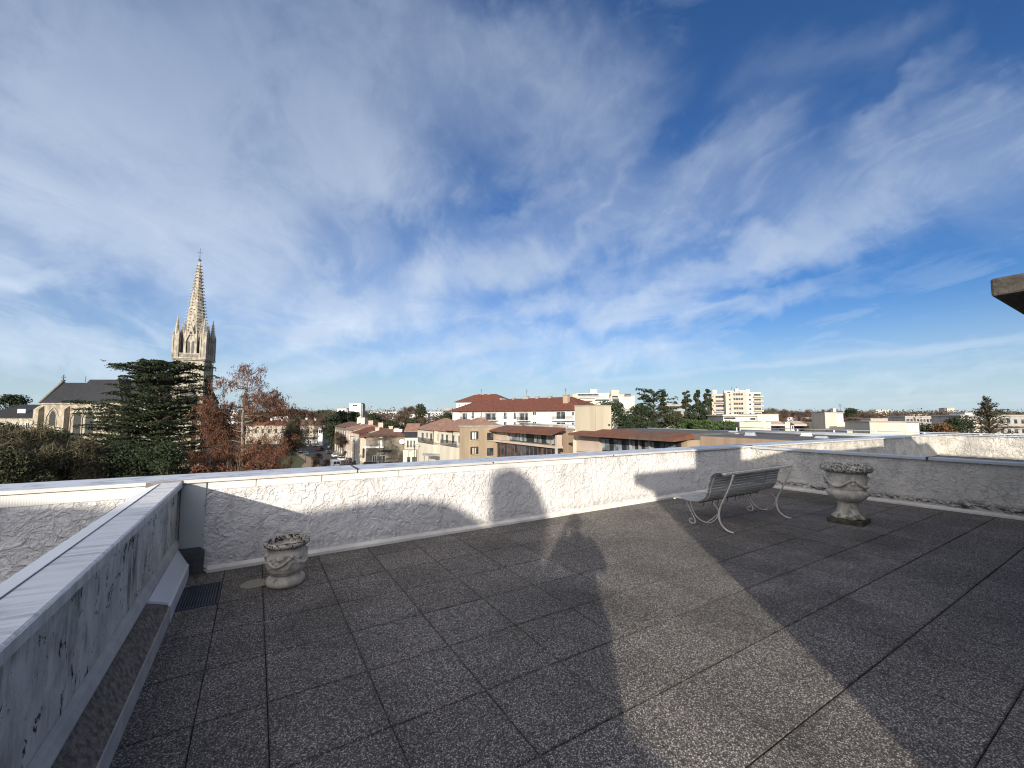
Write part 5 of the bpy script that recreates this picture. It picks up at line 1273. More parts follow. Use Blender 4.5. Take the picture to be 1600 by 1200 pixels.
    # far slabs and towers on the horizon
    T_ = [('tower_block', 'pale residential tower on the horizon above the plain cream box', 1369, 700, 1392, 640.5, 'cream_light', 4, 6),
          ('tower_block', 'slim pale tower with dark left side on the right horizon', 1481, 900, 1492, 637.5, 'cream_light', 5, 3),
          ('tower_block', 'dark narrow tower beside the slim pale one', 1477, 905, 1480.5, 638, 'concrete_grey', 0, 0),
          ('tower_block', 'small grey tower on the horizon, leftmost of three', 1439, 1500, 1444.5, 642.5, 'concrete_grey', 0, 0),
          ('tower_block', 'small grey tower on the horizon, middle of three', 1446, 1500, 1451.5, 642.3, 'concrete_grey', 0, 0),
          ('tower_block', 'small grey tower on the horizon, rightmost of three', 1466, 1500, 1471, 642.5, 'concrete_grey', 0, 0),
          ('white_building', 'small white cube building above the trees left of the street', 527, 350, 541, 638.5, 'whitewall', 1, 2),
          ('white_building', 'taller white building above the trees behind the street', 545, 350, 564, 630.5, 'whitewall', 1, 1),
          ('warehouse', 'long white roofed warehouse on the horizon left of the white flats', 575, 520, 640, 643.5, 'whitewall', 1, 12),
          ('warehouse', 'white shed on the horizon right of the orange tree', 668, 480, 690, 643.5, 'whitewall', 1, 4),
          ('office_building', 'dark banded low building left of the white apartment block', 691, 260, 706, 639, 'concrete_grey', 3, 5),
          ('warehouse', 'pale warehouse on the right horizon below the three small towers', 1420, 480, 1452, 648, 'whitewall', 1, 6),
          ('white_building', 'white rooftop building near the tall sparse conifer', 1508, 260, 1523, 645.5, 'whitewall', 2, 3),
          ('office_building', 'long grey building with a ribbon of small windows on the right', 1414, 200, 1500, 651.5, 'concrete_grey', 1, 16),
          ('office_building', 'long grey-brown building behind the conifer at right edge', 1500, 135, 1640, 650.5, 'concrete_grey', 3, 12),
          ('office_building', 'low pale building row left of the ribbon windowed one', 1360, 230, 1420, 655, 'cream_pink', 1, 9),
          ('white_building', 'little white house among brown trees left of the lift block', 1252, 300, 1269, 653, 'whitewall', 1, 3),
          ('white_building', 'pale low building at the left horizon near the spire', 340, 420, 372, 641, 'whitewall', 1, 6)]
    for nm, lab, u0, D, u1, vt, mt, r, c in T_:
        g = slab_block(nm, lab, u0, D, u1, -4 if u0 > 800 else 5, vt, 10 if D < 400 else 14, mt, r, c, cat='building', ww=max(.9, (u1 - u0) / 650 * D / max(1, c) * .35), wh=1.3, x_pad=.6)
        if u0 == 1500:
            m = MB().box(0, g.w, -.5, -.001, g.h - 3.6, g.h - 3.2).box(0, g.w, -.5, -.001, g.h - 7.6, g.h - 7.2); m.build('band', 'tile_brown', g.t)
            for q in (1517, 1522): x = g.x(q); MB().box(x - .5, x + .5, -1, -.51, 0, g.h - 1.5).build('pilaster', 'cream', g.t)
        if u0 in (545, 527): x = g.w; MB().box(x + .01, x + 1.0, 1, 9, 0, g.h - .5).build('wall', 'concrete_grey', g.t)
    # red roofed houses
    for nm, lab, u0, D, u1, ve, vr in (('house', 'white house with red tile roof right of the lift block', 1326, 240, 1360, 657, 652), ('house', 'low red roofed white house on the left horizon beyond the trees', 640, 420, 668, 647, 644.5),
                               ('house', 'small red roofed house at the foot of the horizon trees', 1230, 420, 1252, 652, 649.5), ('house', 'pink roofed villa behind the park tree', 425, 330, 450, 650, 646.5)):
        q = Fac(u0, D, u1, -6, nm, lab, 'house'); z = q.at(u0, ve)[1]
        MB().box(0, q.w, 0, 10, 0, z).build('wall', 'whitewall', q.t); MB().hip(-.6, q.w + .6, -.6, 10.6, z + .2, q.at(u0, vr, 5)[1] - z, 4).build('roof', 'tile_red', q.t)
        for i in range(4): x = (i + .5) * q.w / 4; window(q.t, x - .6, x + .6, z - 2.4, z - .9)
far_blocks()

# ================================================================== VEGETATION
def quads(C, size, rng, flat=0.0, stretch=1.0, droop=False):
    """C: (n,3) centres -> random small quads"""
    n = len(C); a = rng.normal(size=(n, 3)); b = rng.normal(size=(n, 3))
    a[:, 2] *= (1 - flat); b[:, 2] *= (1 - flat)
    if droop: a[:] = a * .25; a[:, 2] = -1
    a /= np.linalg.norm(a, axis=1)[:, None]; b -= (a * b).sum(1)[:, None] * a; b /= np.linalg.norm(b, axis=1)[:, None]
    s = (size * (.6 + .8 * rng.random(n)))[:, None] if np.isscalar(size) else (size * (.6 + .8 * rng.random(n)))[:, None]
    a = a * s * stretch; b = b * s
    V = np.stack([C - a, C - b * .55 + a * .1, C + a, C + b * .55 - a * .1], 1).reshape(-1, 3)
    return V
def leafmesh(name, V, mat, parent, kind=None):
    me = bpy.data.meshes.new(name); nq = len(V) // 4
    me.vertices.add(len(V)); me.vertices.foreach_set('co', V.astype(np.float32).ravel())
    me.loops.add(nq * 4); me.loops.foreach_set('vertex_index', np.arange(nq * 4, dtype=np.int32))
    me.polygons.add(nq); me.polygons.foreach_set('loop_start', np.arange(0, nq * 4, 4, dtype=np.int32)); me.polygons.foreach_set('loop_total', np.full(nq, 4, np.int32))
    me.update(calc_edges=True); me.validate()
    return link(name, me, mat, parent)
def limb(mb, p0, p1, r0, r1, rng, n=5, wob=.06, sides=6):
    p0, p1 = np.array(p0, float), np.array(p1, float); L = np.linalg.norm(p1 - p0); pts = []
    for i in range(n + 1):
        t = i / n; pts.append(p0 + (p1 - p0) * t + rng.normal(size=3) * wob * L * math.sin(math.pi * t) * .5)
    mb.tube(pts, [r0 + (r1 - r0) * i / n for i in range(n + 1)], sides); return pts

def tree_at(name, label, u, D, cat='tree', group=None):
    r = ray(u, 648); X, Y = wxy(r[0] / r[1] * D, D); return thing(name, label, cat, (X, Y, G), -HEAD, group)

def clump_tree(name, label, u, D, vtop, wpx, mat, n=5200, ls=.26, shape='round', bark='bark', base=.25, seed=1, group=None, dens=1.0, trunk_r=None, cat='tree'):
    rng = np.random.default_rng(seed); t = tree_at(name, label, u, D, cat, group)
    H = at(u, vtop, D).z - G; W = wpx / FPX * D / 2
    z0 = H * base; mb = MB(); tr = trunk_r or max(.12, H * .016)
    top = (rng.normal() * .3, rng.normal() * .3, H * .9); limb(mb, (0, 0, -.2), top, tr, tr * .25, rng, 6, .02, 8)
    K = int(26 * dens) + 8; cl = []
    for i in range(K):
        f = rng.random(); z = z0 + (H - z0) * (f ** .85)
        g = (z - z0) / (H - z0)
        if shape == 'round': rr = W * math.sqrt(max(.05, 1 - (2 * g - .9) ** 2 / 1.3))
        elif shape == 'cone': rr = W * (1 - g) ** .8 + .25
        elif shape == 'column': rr = W * max(.06, 1 - g) ** .55
        elif shape == 'umbrella': rr = W * (.55 + .45 * (1 - g)); z = H - (H - z0) * (1 - g) * .9
        a = rng.random() * 2 * math.pi; d = rr * math.sqrt(rng.random()) * .85
        if shape == 'umbrella': z = z - .14 * (H - z0) * (d / W) ** 2
        cr = (H - z0) * (.10 + .09 * rng.random()) if shape not in ('cone', 'column') else max(.5, rr * .40)
        cl.append((d * math.cos(a), d * math.sin(a), min(z, H - cr * .5), cr))
    for x, y, z, cr in cl[:18]: limb(mb, (0, 0, z * .72), (x, y, z), tr * .32, tr * .08, rng, 4, .08, 5)
    mb.build('trunk', bark, t)
    per = max(20, int(n / K)); P_ = []
    for x, y, z, cr in cl:
        q = rng.normal(size=(per, 3)); q /= np.linalg.norm(q, axis=1)[:, None]; q *= (rng.random(per)[:, None] ** .45) * cr
        q[:, 2] *= .72 if shape != 'umbrella' else .5; P_.append(q + (x, y, z))
    P_ = np.concatenate(P_); leafmesh('crown', quads(P_, ls, rng), mat, t); return t

def bare_tree(name, label, u, D, vtop, wpx, mat='twig_brown', seed=1, group=None, depth=5, twigs=1, base=.0, bark=None, trunk_r=None):
    rng = np.random.default_rng(seed); t = tree_at(name, label, u, D, 'tree', group)
    H = at(u, vtop, D).z - G; W = wpx / FPX * D / 2; mb = MB(); tips = []
    r0 = trunk_r or max(.10, H * .013)
    def grow(p, d, L, r, k_):
        q = p + d * L; mid = (p + q) / 2 + rng.normal(size=3) * L * .05
        mb.tube([p, mid, q], [r, r * .85, r * .7], 4 if k_ < depth else 6, False)
        if k_ == 0: tips.append((q, d)); return
        for _ in range(3 if k_ > 1 else 4):
            e = d + rng.normal(size=3) * .50; e[2] += .12; e /= np.linalg.norm(e)
            grow(q, e, L * rng.uniform(.62, .85), r * .62, k_ - 1)
    grow(np.array((0, 0, 0.)), np.array((0, 0, 1.)), H * .26, r0, depth)
    vs = np.array(mb.v); zmax = vs[:, 2].max(); xm = np.abs(vs[:, :2]).max() if len(vs) else 1
    sz = H / zmax; sx = W / max(.1, np.percentile(np.abs(vs[:, 0]), 98))
    mb.v = [(x * sx, y * sx, z * sz) for x, y, z in mb.v]; mb.build('trunk', bark or mat, t)
    if twigs:
        P_ = []; 
        for q, d in tips:
            k_ = 9 * twigs; P_.append(np.array(q) * (sx, sx, sz) + rng.normal(size=(k_, 3)) * H * .028)
        P_ = np.concatenate(P_); leafmesh('crown', quads(P_, .30, rng, 0, 1.6) if False else quads_thin(P_, H * .028, .035, rng), mat, t)
    return t
def quads_thin(C, L, wd, rng):
    n = len(C); a = rng.normal(size=(n, 3)); a[:, 2] = np.abs(a[:, 2]) + .2; a /= np.linalg.norm(a, axis=1)[:, None]
    b = rng.normal(size=(n, 3)); b -= (a * b).sum(1)[:, None] * a; b /= np.linalg.norm(b, axis=1)[:, None]
    a = a * L * (.5 + rng.random(n))[:, None]; b = b * wd
    return np.stack([C - a - b, C - a + b, C + a + b * .3, C + a - b * .3], 1).reshape(-1, 3)

def cedar(name, label, u, D, levels, mat, n_per, seed=3, th=.16, trunk_lean=0, ls=.20, bark='bark', nb=11, trunk_r=.55):
    """layered conifer: levels = (v, u_left, u_right)"""
    rng = np.random.default_rng(seed); t = tree_at(name, label, u, D)
    px = D / FPX; mb = MB(); H = at(u, levels[0][0], D).z - G
    limb(mb, (0, 0, -.2), (trunk_lean, 0, H - .3), trunk_r, trunk_r * .2, rng, 10, .012, 10)
    P_ = []; T_ = []
    for v, ul, ur in levels:
        z = at(u, v, D).z - G; Ll, Lr = (u - ul) * px, (ur - u) * px
        for b in range(nb):
            a = 2 * math.pi * (b + rng.random() * .8) / nb; c, s = math.cos(a), math.sin(a); full_ = b < 2
            L = (Lr if c > 0 else Ll) * (abs(c) ** 1) + (Ll + Lr) * .42 * abs(s); L *= rng.uniform(.52, .90)
            if b == 0: a, L = 0.02, Lr
            if b == 1: a, L = math.pi - .02, Ll
            c, s = math.cos(a), math.sin(a)
            rise = rng.uniform(.02, .10) * L; z1 = z + rng.normal() * (th * 2.2 + .06)
            zs = z1 - rng.uniform(.6, 1.5) - L * .10
            pts = [(0, 0, zs), (c * L * .25, s * L * .25, zs + (z1 - zs) * .55), (c * L * .6, s * L * .6, z1 - .05), (c * L, s * L, z1 + rise * .2)]
            mb.tube(pts, [.10, .08, .05, .02], 5)
            m = int(n_per * (.35 + L / 8)); tt = rng.random(m) ** .72; tt = .22 + .78 * tt
            wdt = L * rng.uniform(.16, .30) * np.sin(np.clip(tt, 0, 1) * 2.6) + .18; sag = rng.uniform(-.5, .7) * (th * 4)
            lat = rng.normal(size=m) * wdt * .55
            # comb into side branchlets
            lat = np.round(lat / .12) * .12 + rng.normal(size=m) * .03
            zc = np.interp(tt, [0, .25, .6, 1], [zs, zs + (z1 - zs) * .55, z1, z1 + rise * .2]) + sag * tt ** 2 + np.sin(tt * 9 + b) * .10 - np.abs(lat) * .12
            x = c * L * tt - s * lat; y = s * L * tt + c * lat
            P_.append(np.stack([x, y, zc + np.abs(rng.normal(size=m)) * th - .02 + np.where(rng.random(m) < .12, -rng.random(m) * .35, 0)], 1))
    mb.build('trunk', bark, t); P_ = np.concatenate(P_)
    leafmesh('crown', quads(P_, ls, rng, .55, 1.25), mat, t); return t

def vegetation():
    # the big cedar in front of the church
    lv = [(567, 232, 300), (571, 214, 326), (577, 174, 316), (590, 205, 332), (594, 188, 318), (607, 188, 328), (620, 184, 332), (629, 148, 316), (637, 168, 338), (645, 150, 322), (653, 160, 334), (661, 148, 336), (670, 150, 330), (679, 140, 334), (688, 128, 330), (697, 124, 336), (706, 116, 326), (714, 110, 330), (722, 100, 318), (738, 90, 312)]
    cedar('cedar_tree', 'huge dark layered cedar standing in front of the church', 248, 62, lv, 'leaf_cedar', 330, 3, .08, ls=.125, nb=12)
    # bald cypress with rusty foliage
    rng = np.random.default_rng(11); u, D = 378, 60; px = D / FPX
    t = tree_at('bald_cypress', 'tall rust red bald cypress with sparse top right of the cedar', u, D)
    H = at(u, 570, D).z - G; mb = MB(); Z = lambda v: at(u, v, D).z - G
    limb(mb, (0, 0, -.2), (.6, 0, H), .42, .05, rng, 12, .012, 8)
    P_ = []; S = []
    cl = [(385, 574, 7, 1), (372, 582, 8, 1), (398, 580, 8, 1), (406, 577, 5, 1), (355, 590, 9, 1), (349, 598, 7, 1), (365, 597, 9, 1), (384, 592, 9, 1), (400, 590, 6, 1), (378, 606, 9, 1), (394, 602, 7, 1), (372, 612, 6, 1),
          (404, 618, 9, 2), (415, 624, 10, 2), (398, 622, 8, 2), (410, 612, 6, 2), (425, 632, 12, 2), (418, 640, 14, 2), (435, 645, 12, 2), (441, 638, 6, 2), (405, 650, 12, 1), (360, 632, 10, 2), (350, 640, 12, 2), (340, 645, 8, 2), (370, 635, 6, 2), (335, 655, 12, 3), (350, 665, 14, 3), (362, 655, 10, 2), (330, 672, 12, 3), (345, 685, 14, 3), (360, 680, 10, 2),
          (330, 698, 14, 2), (350, 705, 14, 3), (335, 722, 16, 3), (360, 725, 14, 3), (395, 700, 16, 2), (420, 690, 18, 2), (440, 700, 14, 2), (410, 715, 16, 2), (435, 722, 14, 2), (385, 735, 16, 2), (315, 735, 14, 3), (300, 745, 12, 3), (345, 742, 16, 3), (400, 742, 14, 2), (430, 740, 14, 2)]
    for (cu, cv, cr, dn) in cl:
        x, z, r = (cu - u) * px, Z(cv), cr * px; y = rng.normal() * 1.6
        zt = min(z - .2, H * .95) - abs(x) * rng.uniform(.05, .35); zt = max(zt, 2)
        limb(mb, (.6 * zt / H, 0, zt), (x, y, z), .085, .02, rng, 5, .10, 5)
        for _ in range(6):
            q = rng.normal(size=3) * r * .6; limb(mb, (x, y, z), (x + q[0], y + q[1], z + abs(q[2]) * .5), .022, .008, rng, 3, .15, 3)
        m = int((420 if dn == 1 else 1150 if dn == 2 else 1700) * max(.3, px * cv / px * 0 + (r / .9)) ** 1.6); NS = 26; sub = rng.normal(size=(NS, 3)) * r * (.85, 1.0, .70); ix = rng.integers(0, NS, m)
        q = sub[ix] + rng.normal(size=(m, 3)) * r * .20; q[:, 2] -= rng.random(m) * .45; P_.append(q + (x, y, z))
    mb.build('trunk', 'bark_pale', t); leafmesh('crown', quads(np.concatenate(P_), .062, rng, 0, 1.9, True), 'leaf_rust', t)
    bare_tree('fallen_branches', 'pale bare dead branches at the foot of the rust red tree', 372, 55, 708, 34, 'bark_pale', 5, twigs=0, depth=4)

    # shrubs and trees in the left foreground
    L_ = [('evergreen_tree', 'dark evergreen at far left below the slate roof, lowest of the row', 52, 52, 704, 80, 'leaf_olive', 'round'),
          ('evergreen_tree', 'dark green tree beneath the left end of the church wall', 88, 58, 672, 84, 'leaf_dark', 'round'),
          ('evergreen_tree', 'dark bushy tree under the left wing of the cedar', 128, 48, 700, 90, 'leaf_dark', 'round'),
          ('evergreen_tree', 'black-green bush directly beneath the cedar trunk', 190, 50, 690, 110, 'leaf_dark', 'round'),
          ('evergreen_tree', 'dense dark bush under the right wing of the cedar', 262, 50, 692, 100, 'leaf_dark', 'round'),
          ('evergreen_tree', 'olive green leafy tree at the far left edge', -8, 50, 664, 84, 'leaf_olive', 'round'),
          ('evergreen_tree', 'olive scrub rising over the coping at far left', 30, 40, 706, 90, 'leaf_olive', 'round')]
    for i, (nm, lb, u, D, vt, wp, mt, sh) in enumerate(L_): clump_tree(nm, lb, u, D, vt, wp, mt, 17000, .115, sh, seed=20 + i, base=.12)
    bare_tree('bare_tree', 'bare olive-brown tree with pale limbs at far left', 27, 46, 668, 78, 'twig_olive', 31, twigs=3, depth=5, bark='bark_pale')
    bare_tree('bare_tree', 'tangled leafless brown tree between the far left scrub and the cedar', 112, 46, 690, 70, 'twig_olive', 44, twigs=4, depth=5)
    bare_tree('bare_tree', 'second bare pale-limbed tree between the left scrub and the church', 75, 50, 676, 60, 'twig_olive', 32, twigs=3, depth=5)
    clump_tree('evergreen_tree', 'dark round tree behind the slate roof at far left', 18, 150, 618, 50, 'leaf_dark', 5000, .35, seed=33)
    clump_tree('evergreen_tree', 'dark tree between the slate roof and the church gable', 44, 170, 634, 22, 'leaf_dark', 2500, .35, seed=34)
    clump_tree('rusty_bush', 'rust brown undergrowth just above the parapet left of the street', 330, 45, 728, 110, 'leaf_rust', 9000, .13, seed=35, base=.3, cat='bush')
    clump_tree('rusty_bush', 'rust brown bushes between the cypress trunk and the lawn', 415, 50, 722, 90, 'leaf_rust', 9000, .13, seed=36, base=.3, cat='bush')
    bare_tree('bare_tree', 'bare grey-brown street tree by the park lawn', 457, 75, 652, 34, 'twig_olive', 37, twigs=3, depth=5)
    bare_tree('bare_tree', 'leafless brown sapling beside the dark street railing', 500, 95, 708, 26, 'twig_brown', 38, twigs=2, depth=4)
    bare_tree('bare_tree', 'brown leafless tree in front of the grey row house', 540, 120, 678, 16, 'twig_brown', 39, twigs=2, depth=4)
    bare_tree('bare_tree', 'brown leafless tree nearest the street crossing', 530, 140, 676, 14, 'twig_brown', 40, twigs=2, depth=4)
    # middle distance, left half
    mid = [('evergreen_tree', 'dark evergreen at the end of the street behind the white bay', 522, 175, 648, 26, 'leaf_dark', 'round'),
           ('evergreen_tree', 'tall dark evergreen beneath the white cube building', 534, 190, 643, 26, 'leaf_dark', 'round'),
           ('evergreen_tree', 'broad dark evergreen left of the pale chimney stack', 552, 200, 644, 36, 'leaf_dark', 'round'),
           ('evergreen_tree', 'dark evergreen right of the pale chimney stack', 580, 200, 647, 34, 'leaf_dark', 'round'),
           ('evergreen_tree', 'dark green tree behind the roof of the grey stone house', 612, 170, 658, 34, 'leaf_dark', 'round'),
           ('evergreen_tree', 'olive tree behind the gap before the cream housing', 640, 180, 654, 30, 'leaf_olive', 'round'),
           ('pine_tree', 'orange-green round topped pine standing above the horizon', 656, 240, 632, 22, 'leaf_olive', 'round'),
           ('evergreen_tree', 'dark tree against the left end of the white block', 699, 190, 646, 24, 'leaf_dark', 'round'),
           ('evergreen_tree', 'low dark wood edge right of the rust red tree', 505, 260, 642, 40, 'leaf_dark', 'round'),
           ('evergreen_tree', 'dark flat topped tree on the horizon left of the white cube', 470, 300, 641, 34, 'leaf_olive', 'round'),
           ('evergreen_tree', 'dark green tree behind the red roofed stone house', 405, 220, 650, 40, 'leaf_dark', 'round'),
           # right half
           ('evergreen_tree', 'dark evergreen rising behind the tall cream block', 955, 120, 628, 66, 'leaf_dark', 'round'),
           ('evergreen_tree', 'dark low tree right of the tall cream block', 985, 125, 648, 44, 'leaf_dark', 'round'),
           ('conifer', 'tall pointed dark conifer beside the flat cedar', 1037, 140, 611, 34, 'leaf_dark', 'cone'),
           ('evergreen_tree', 'dark rounded foliage mass under the flat cedar', 1003, 135, 634, 42, 'leaf_dark', 'round'),
           ('evergreen_tree', 'grey-green tree below the pointed conifer', 1055, 125, 645, 52, 'leaf_olive', 'round'),
           ('conifer', 'speckled conifer, left of the pair before the cream tower', 1073, 140, 607, 44, 'leaf_olive', 'column'),
           ('conifer', 'dense dark conifer, middle one before the cream tower', 1090, 138, 610, 42, 'leaf_dark', 'column'),
           ('conifer', 'dense dark conifer closest to the cream tower', 1106, 136, 608, 42, 'leaf_dark', 'column'),
           ('umbrella_pine', 'bright green flat-topped canopy behind the roof ducts', 1098, 85, 656, 150, 'leaf_green', 'umbrella'),
           ('evergreen_tree', 'dark green shrubbery left of the bright green canopy', 1010, 100, 659, 60, 'leaf_dark', 'round'),
           ('evergreen_tree', 'dark green tree right of the lift block', 1333, 130, 655, 18, 'leaf_dark', 'round'),
           ('evergreen_tree', 'dark green round tree before the grey building at right', 1500, 95, 652, 34, 'leaf_dark', 'round'),
           ('orange_bush', 'orange-brown autumn bush behind the far parapet', 1473, 95, 663, 40, 'leaf_orange', 'round'),
           ('evergreen_tree', 'dark olive bush left of the orange one', 1447, 98, 664, 30, 'leaf_olive', 'round'),
           ('evergreen_tree', 'dark tree on the horizon near the aerial', 1331, 420, 638, 14, 'leaf_dark', 'round')]
    for i, (nm, lb, u, D, vt, wp, mt, sh) in enumerate(mid):
        clump_tree(nm, lb, u, D, vt, wp, mt, 22000 if sh == 'umbrella' else 7000 if wp > 30 else 5200, .0017 * D + .07, sh, seed=60 + i, base=.5 if sh == 'umbrella' else .12, dens=4.0 if sh == 'umbrella' else 1.6 if sh in ('column', 'cone') else 1.0)
    # flat cedar with arching branches, sparse conifer at right
    cedar('cedar_tree', 'flat-topped cedar with arching layers left of the pointed conifer', 1022, 142, [(615, 1002, 1040), (619, 994, 1044), (627, 998, 1060), (636, 988, 1050), (645, 985, 1060), (655, 990, 1060)], 'leaf_dark', 60, 8, .25, ls=.32, nb=9, trunk_r=.5)
    cedar('conifer', 'sparse brownish conifer rising over the far parapet at right', 1543, 66, [(623, 1540, 1546), (627, 1537, 1549), (632, 1535, 1556), (636, 1537, 1552), (641, 1530, 1566), (646, 1534, 1572), (652, 1527, 1566), (658, 1530, 1575), (664, 1524, 1572), (670, 1520, 1582), (677, 1518, 1585), (684, 1516, 1588)], 'leaf_olive', 60, 9, .10, ls=.11, nb=8, trunk_r=.2)
    # leafless woods in the middle distance
    spec = [(430, 230, 640, 30), (452, 240, 641, 34), (478, 250, 640, 30), (492, 190, 644, 26), (512, 210, 643, 22), (596, 215, 648, 34), (622, 210, 648, 30), (628, 300, 637, 24), (644, 290, 636, 20), (668, 200, 652, 34), (684, 195, 654, 30), (650, 185, 656, 24), (590, 180, 656, 30),
            (1203, 330, 638, 26), (1222, 340, 640, 26), (1240, 330, 643, 26), (1262, 320, 641, 24), (1283, 330, 641, 28), (1300, 340, 639, 24), (1200, 200, 650, 40), (1240, 210, 650, 40), (1276, 200, 651, 40), (1345, 330, 645, 28), (1360, 300, 647, 24), (1405, 300, 646, 24), (1440, 320, 650, 30), (60, 230, 640, 30), (355, 260, 642, 30), (390, 260, 641, 34)]
    lbs = ['leafless brown trees on the skyline']
    for i, (u, D, vt, wp) in enumerate(spec):
        bare_tree('bare_tree', 'leafless brown tree in the row on the skyline', u, D, vt, wp, 'twig_brown', 100 + i, 'leafless brown trees along the skyline', 4, 4)
    # woods closing the horizon: a mass
    rng = np.random.default_rng(77)
    def band(name, mat, us, D0, D1, dens, vt0, vt1, ls):
        P_ = []
        n = int((us[1] - us[0]) * dens)
        uu = rng.uniform(us[0], us[1], n); DD = rng.uniform(D0, D1, n)
        for u, D in zip(uu, DD):
            vt = rng.uniform(vt0, vt1); p = at(u, vt, D); H = p.z - G; m = 46; r = H * .28
            q = rng.normal(size=(m, 3)) * (r, r, H * .16); P_.append(q + (p.x, p.y, G + H * .72))
        C_ = np.concatenate(P_); struct(leafmesh(name, quads(C_, ls, rng), mat, None), 'stuff')
    band('horizon_wood', 'twig_brown', (-60, 700), 420, 800, 1.1, 640.5, 645, 1.0)
    band('horizon_wood', 'leaf_dark', (-60, 700), 380, 800, .5, 642, 646, 1.0)
    band('horizon_wood', 'twig_brown', (1100, 1680), 420, 1100, 1.1, 642, 646, 1.1)
    band('horizon_wood', 'leaf_dark', (1100, 1680), 420, 1300, .6, 643, 646.5, 1.1)
    band('horizon_wood', 'leaf_dark', (700, 1150), 420, 900, .6, 643, 647, 1.0)
    band('tree_belt', 'leaf_olive', (560, 720), 150, 260, .35, 664, 672, .45)
    band('tree_belt', 'leaf_dark', (1180, 1620), 130, 320, .30, 662, 672, .45)
    band('tree_belt', 'twig_brown', (1180, 1620), 180, 400, .5, 652, 664, .55)
    band('tree_belt', 'twig_brown', (400, 700), 190, 380, .5, 652, 664, .55)
vegetation()

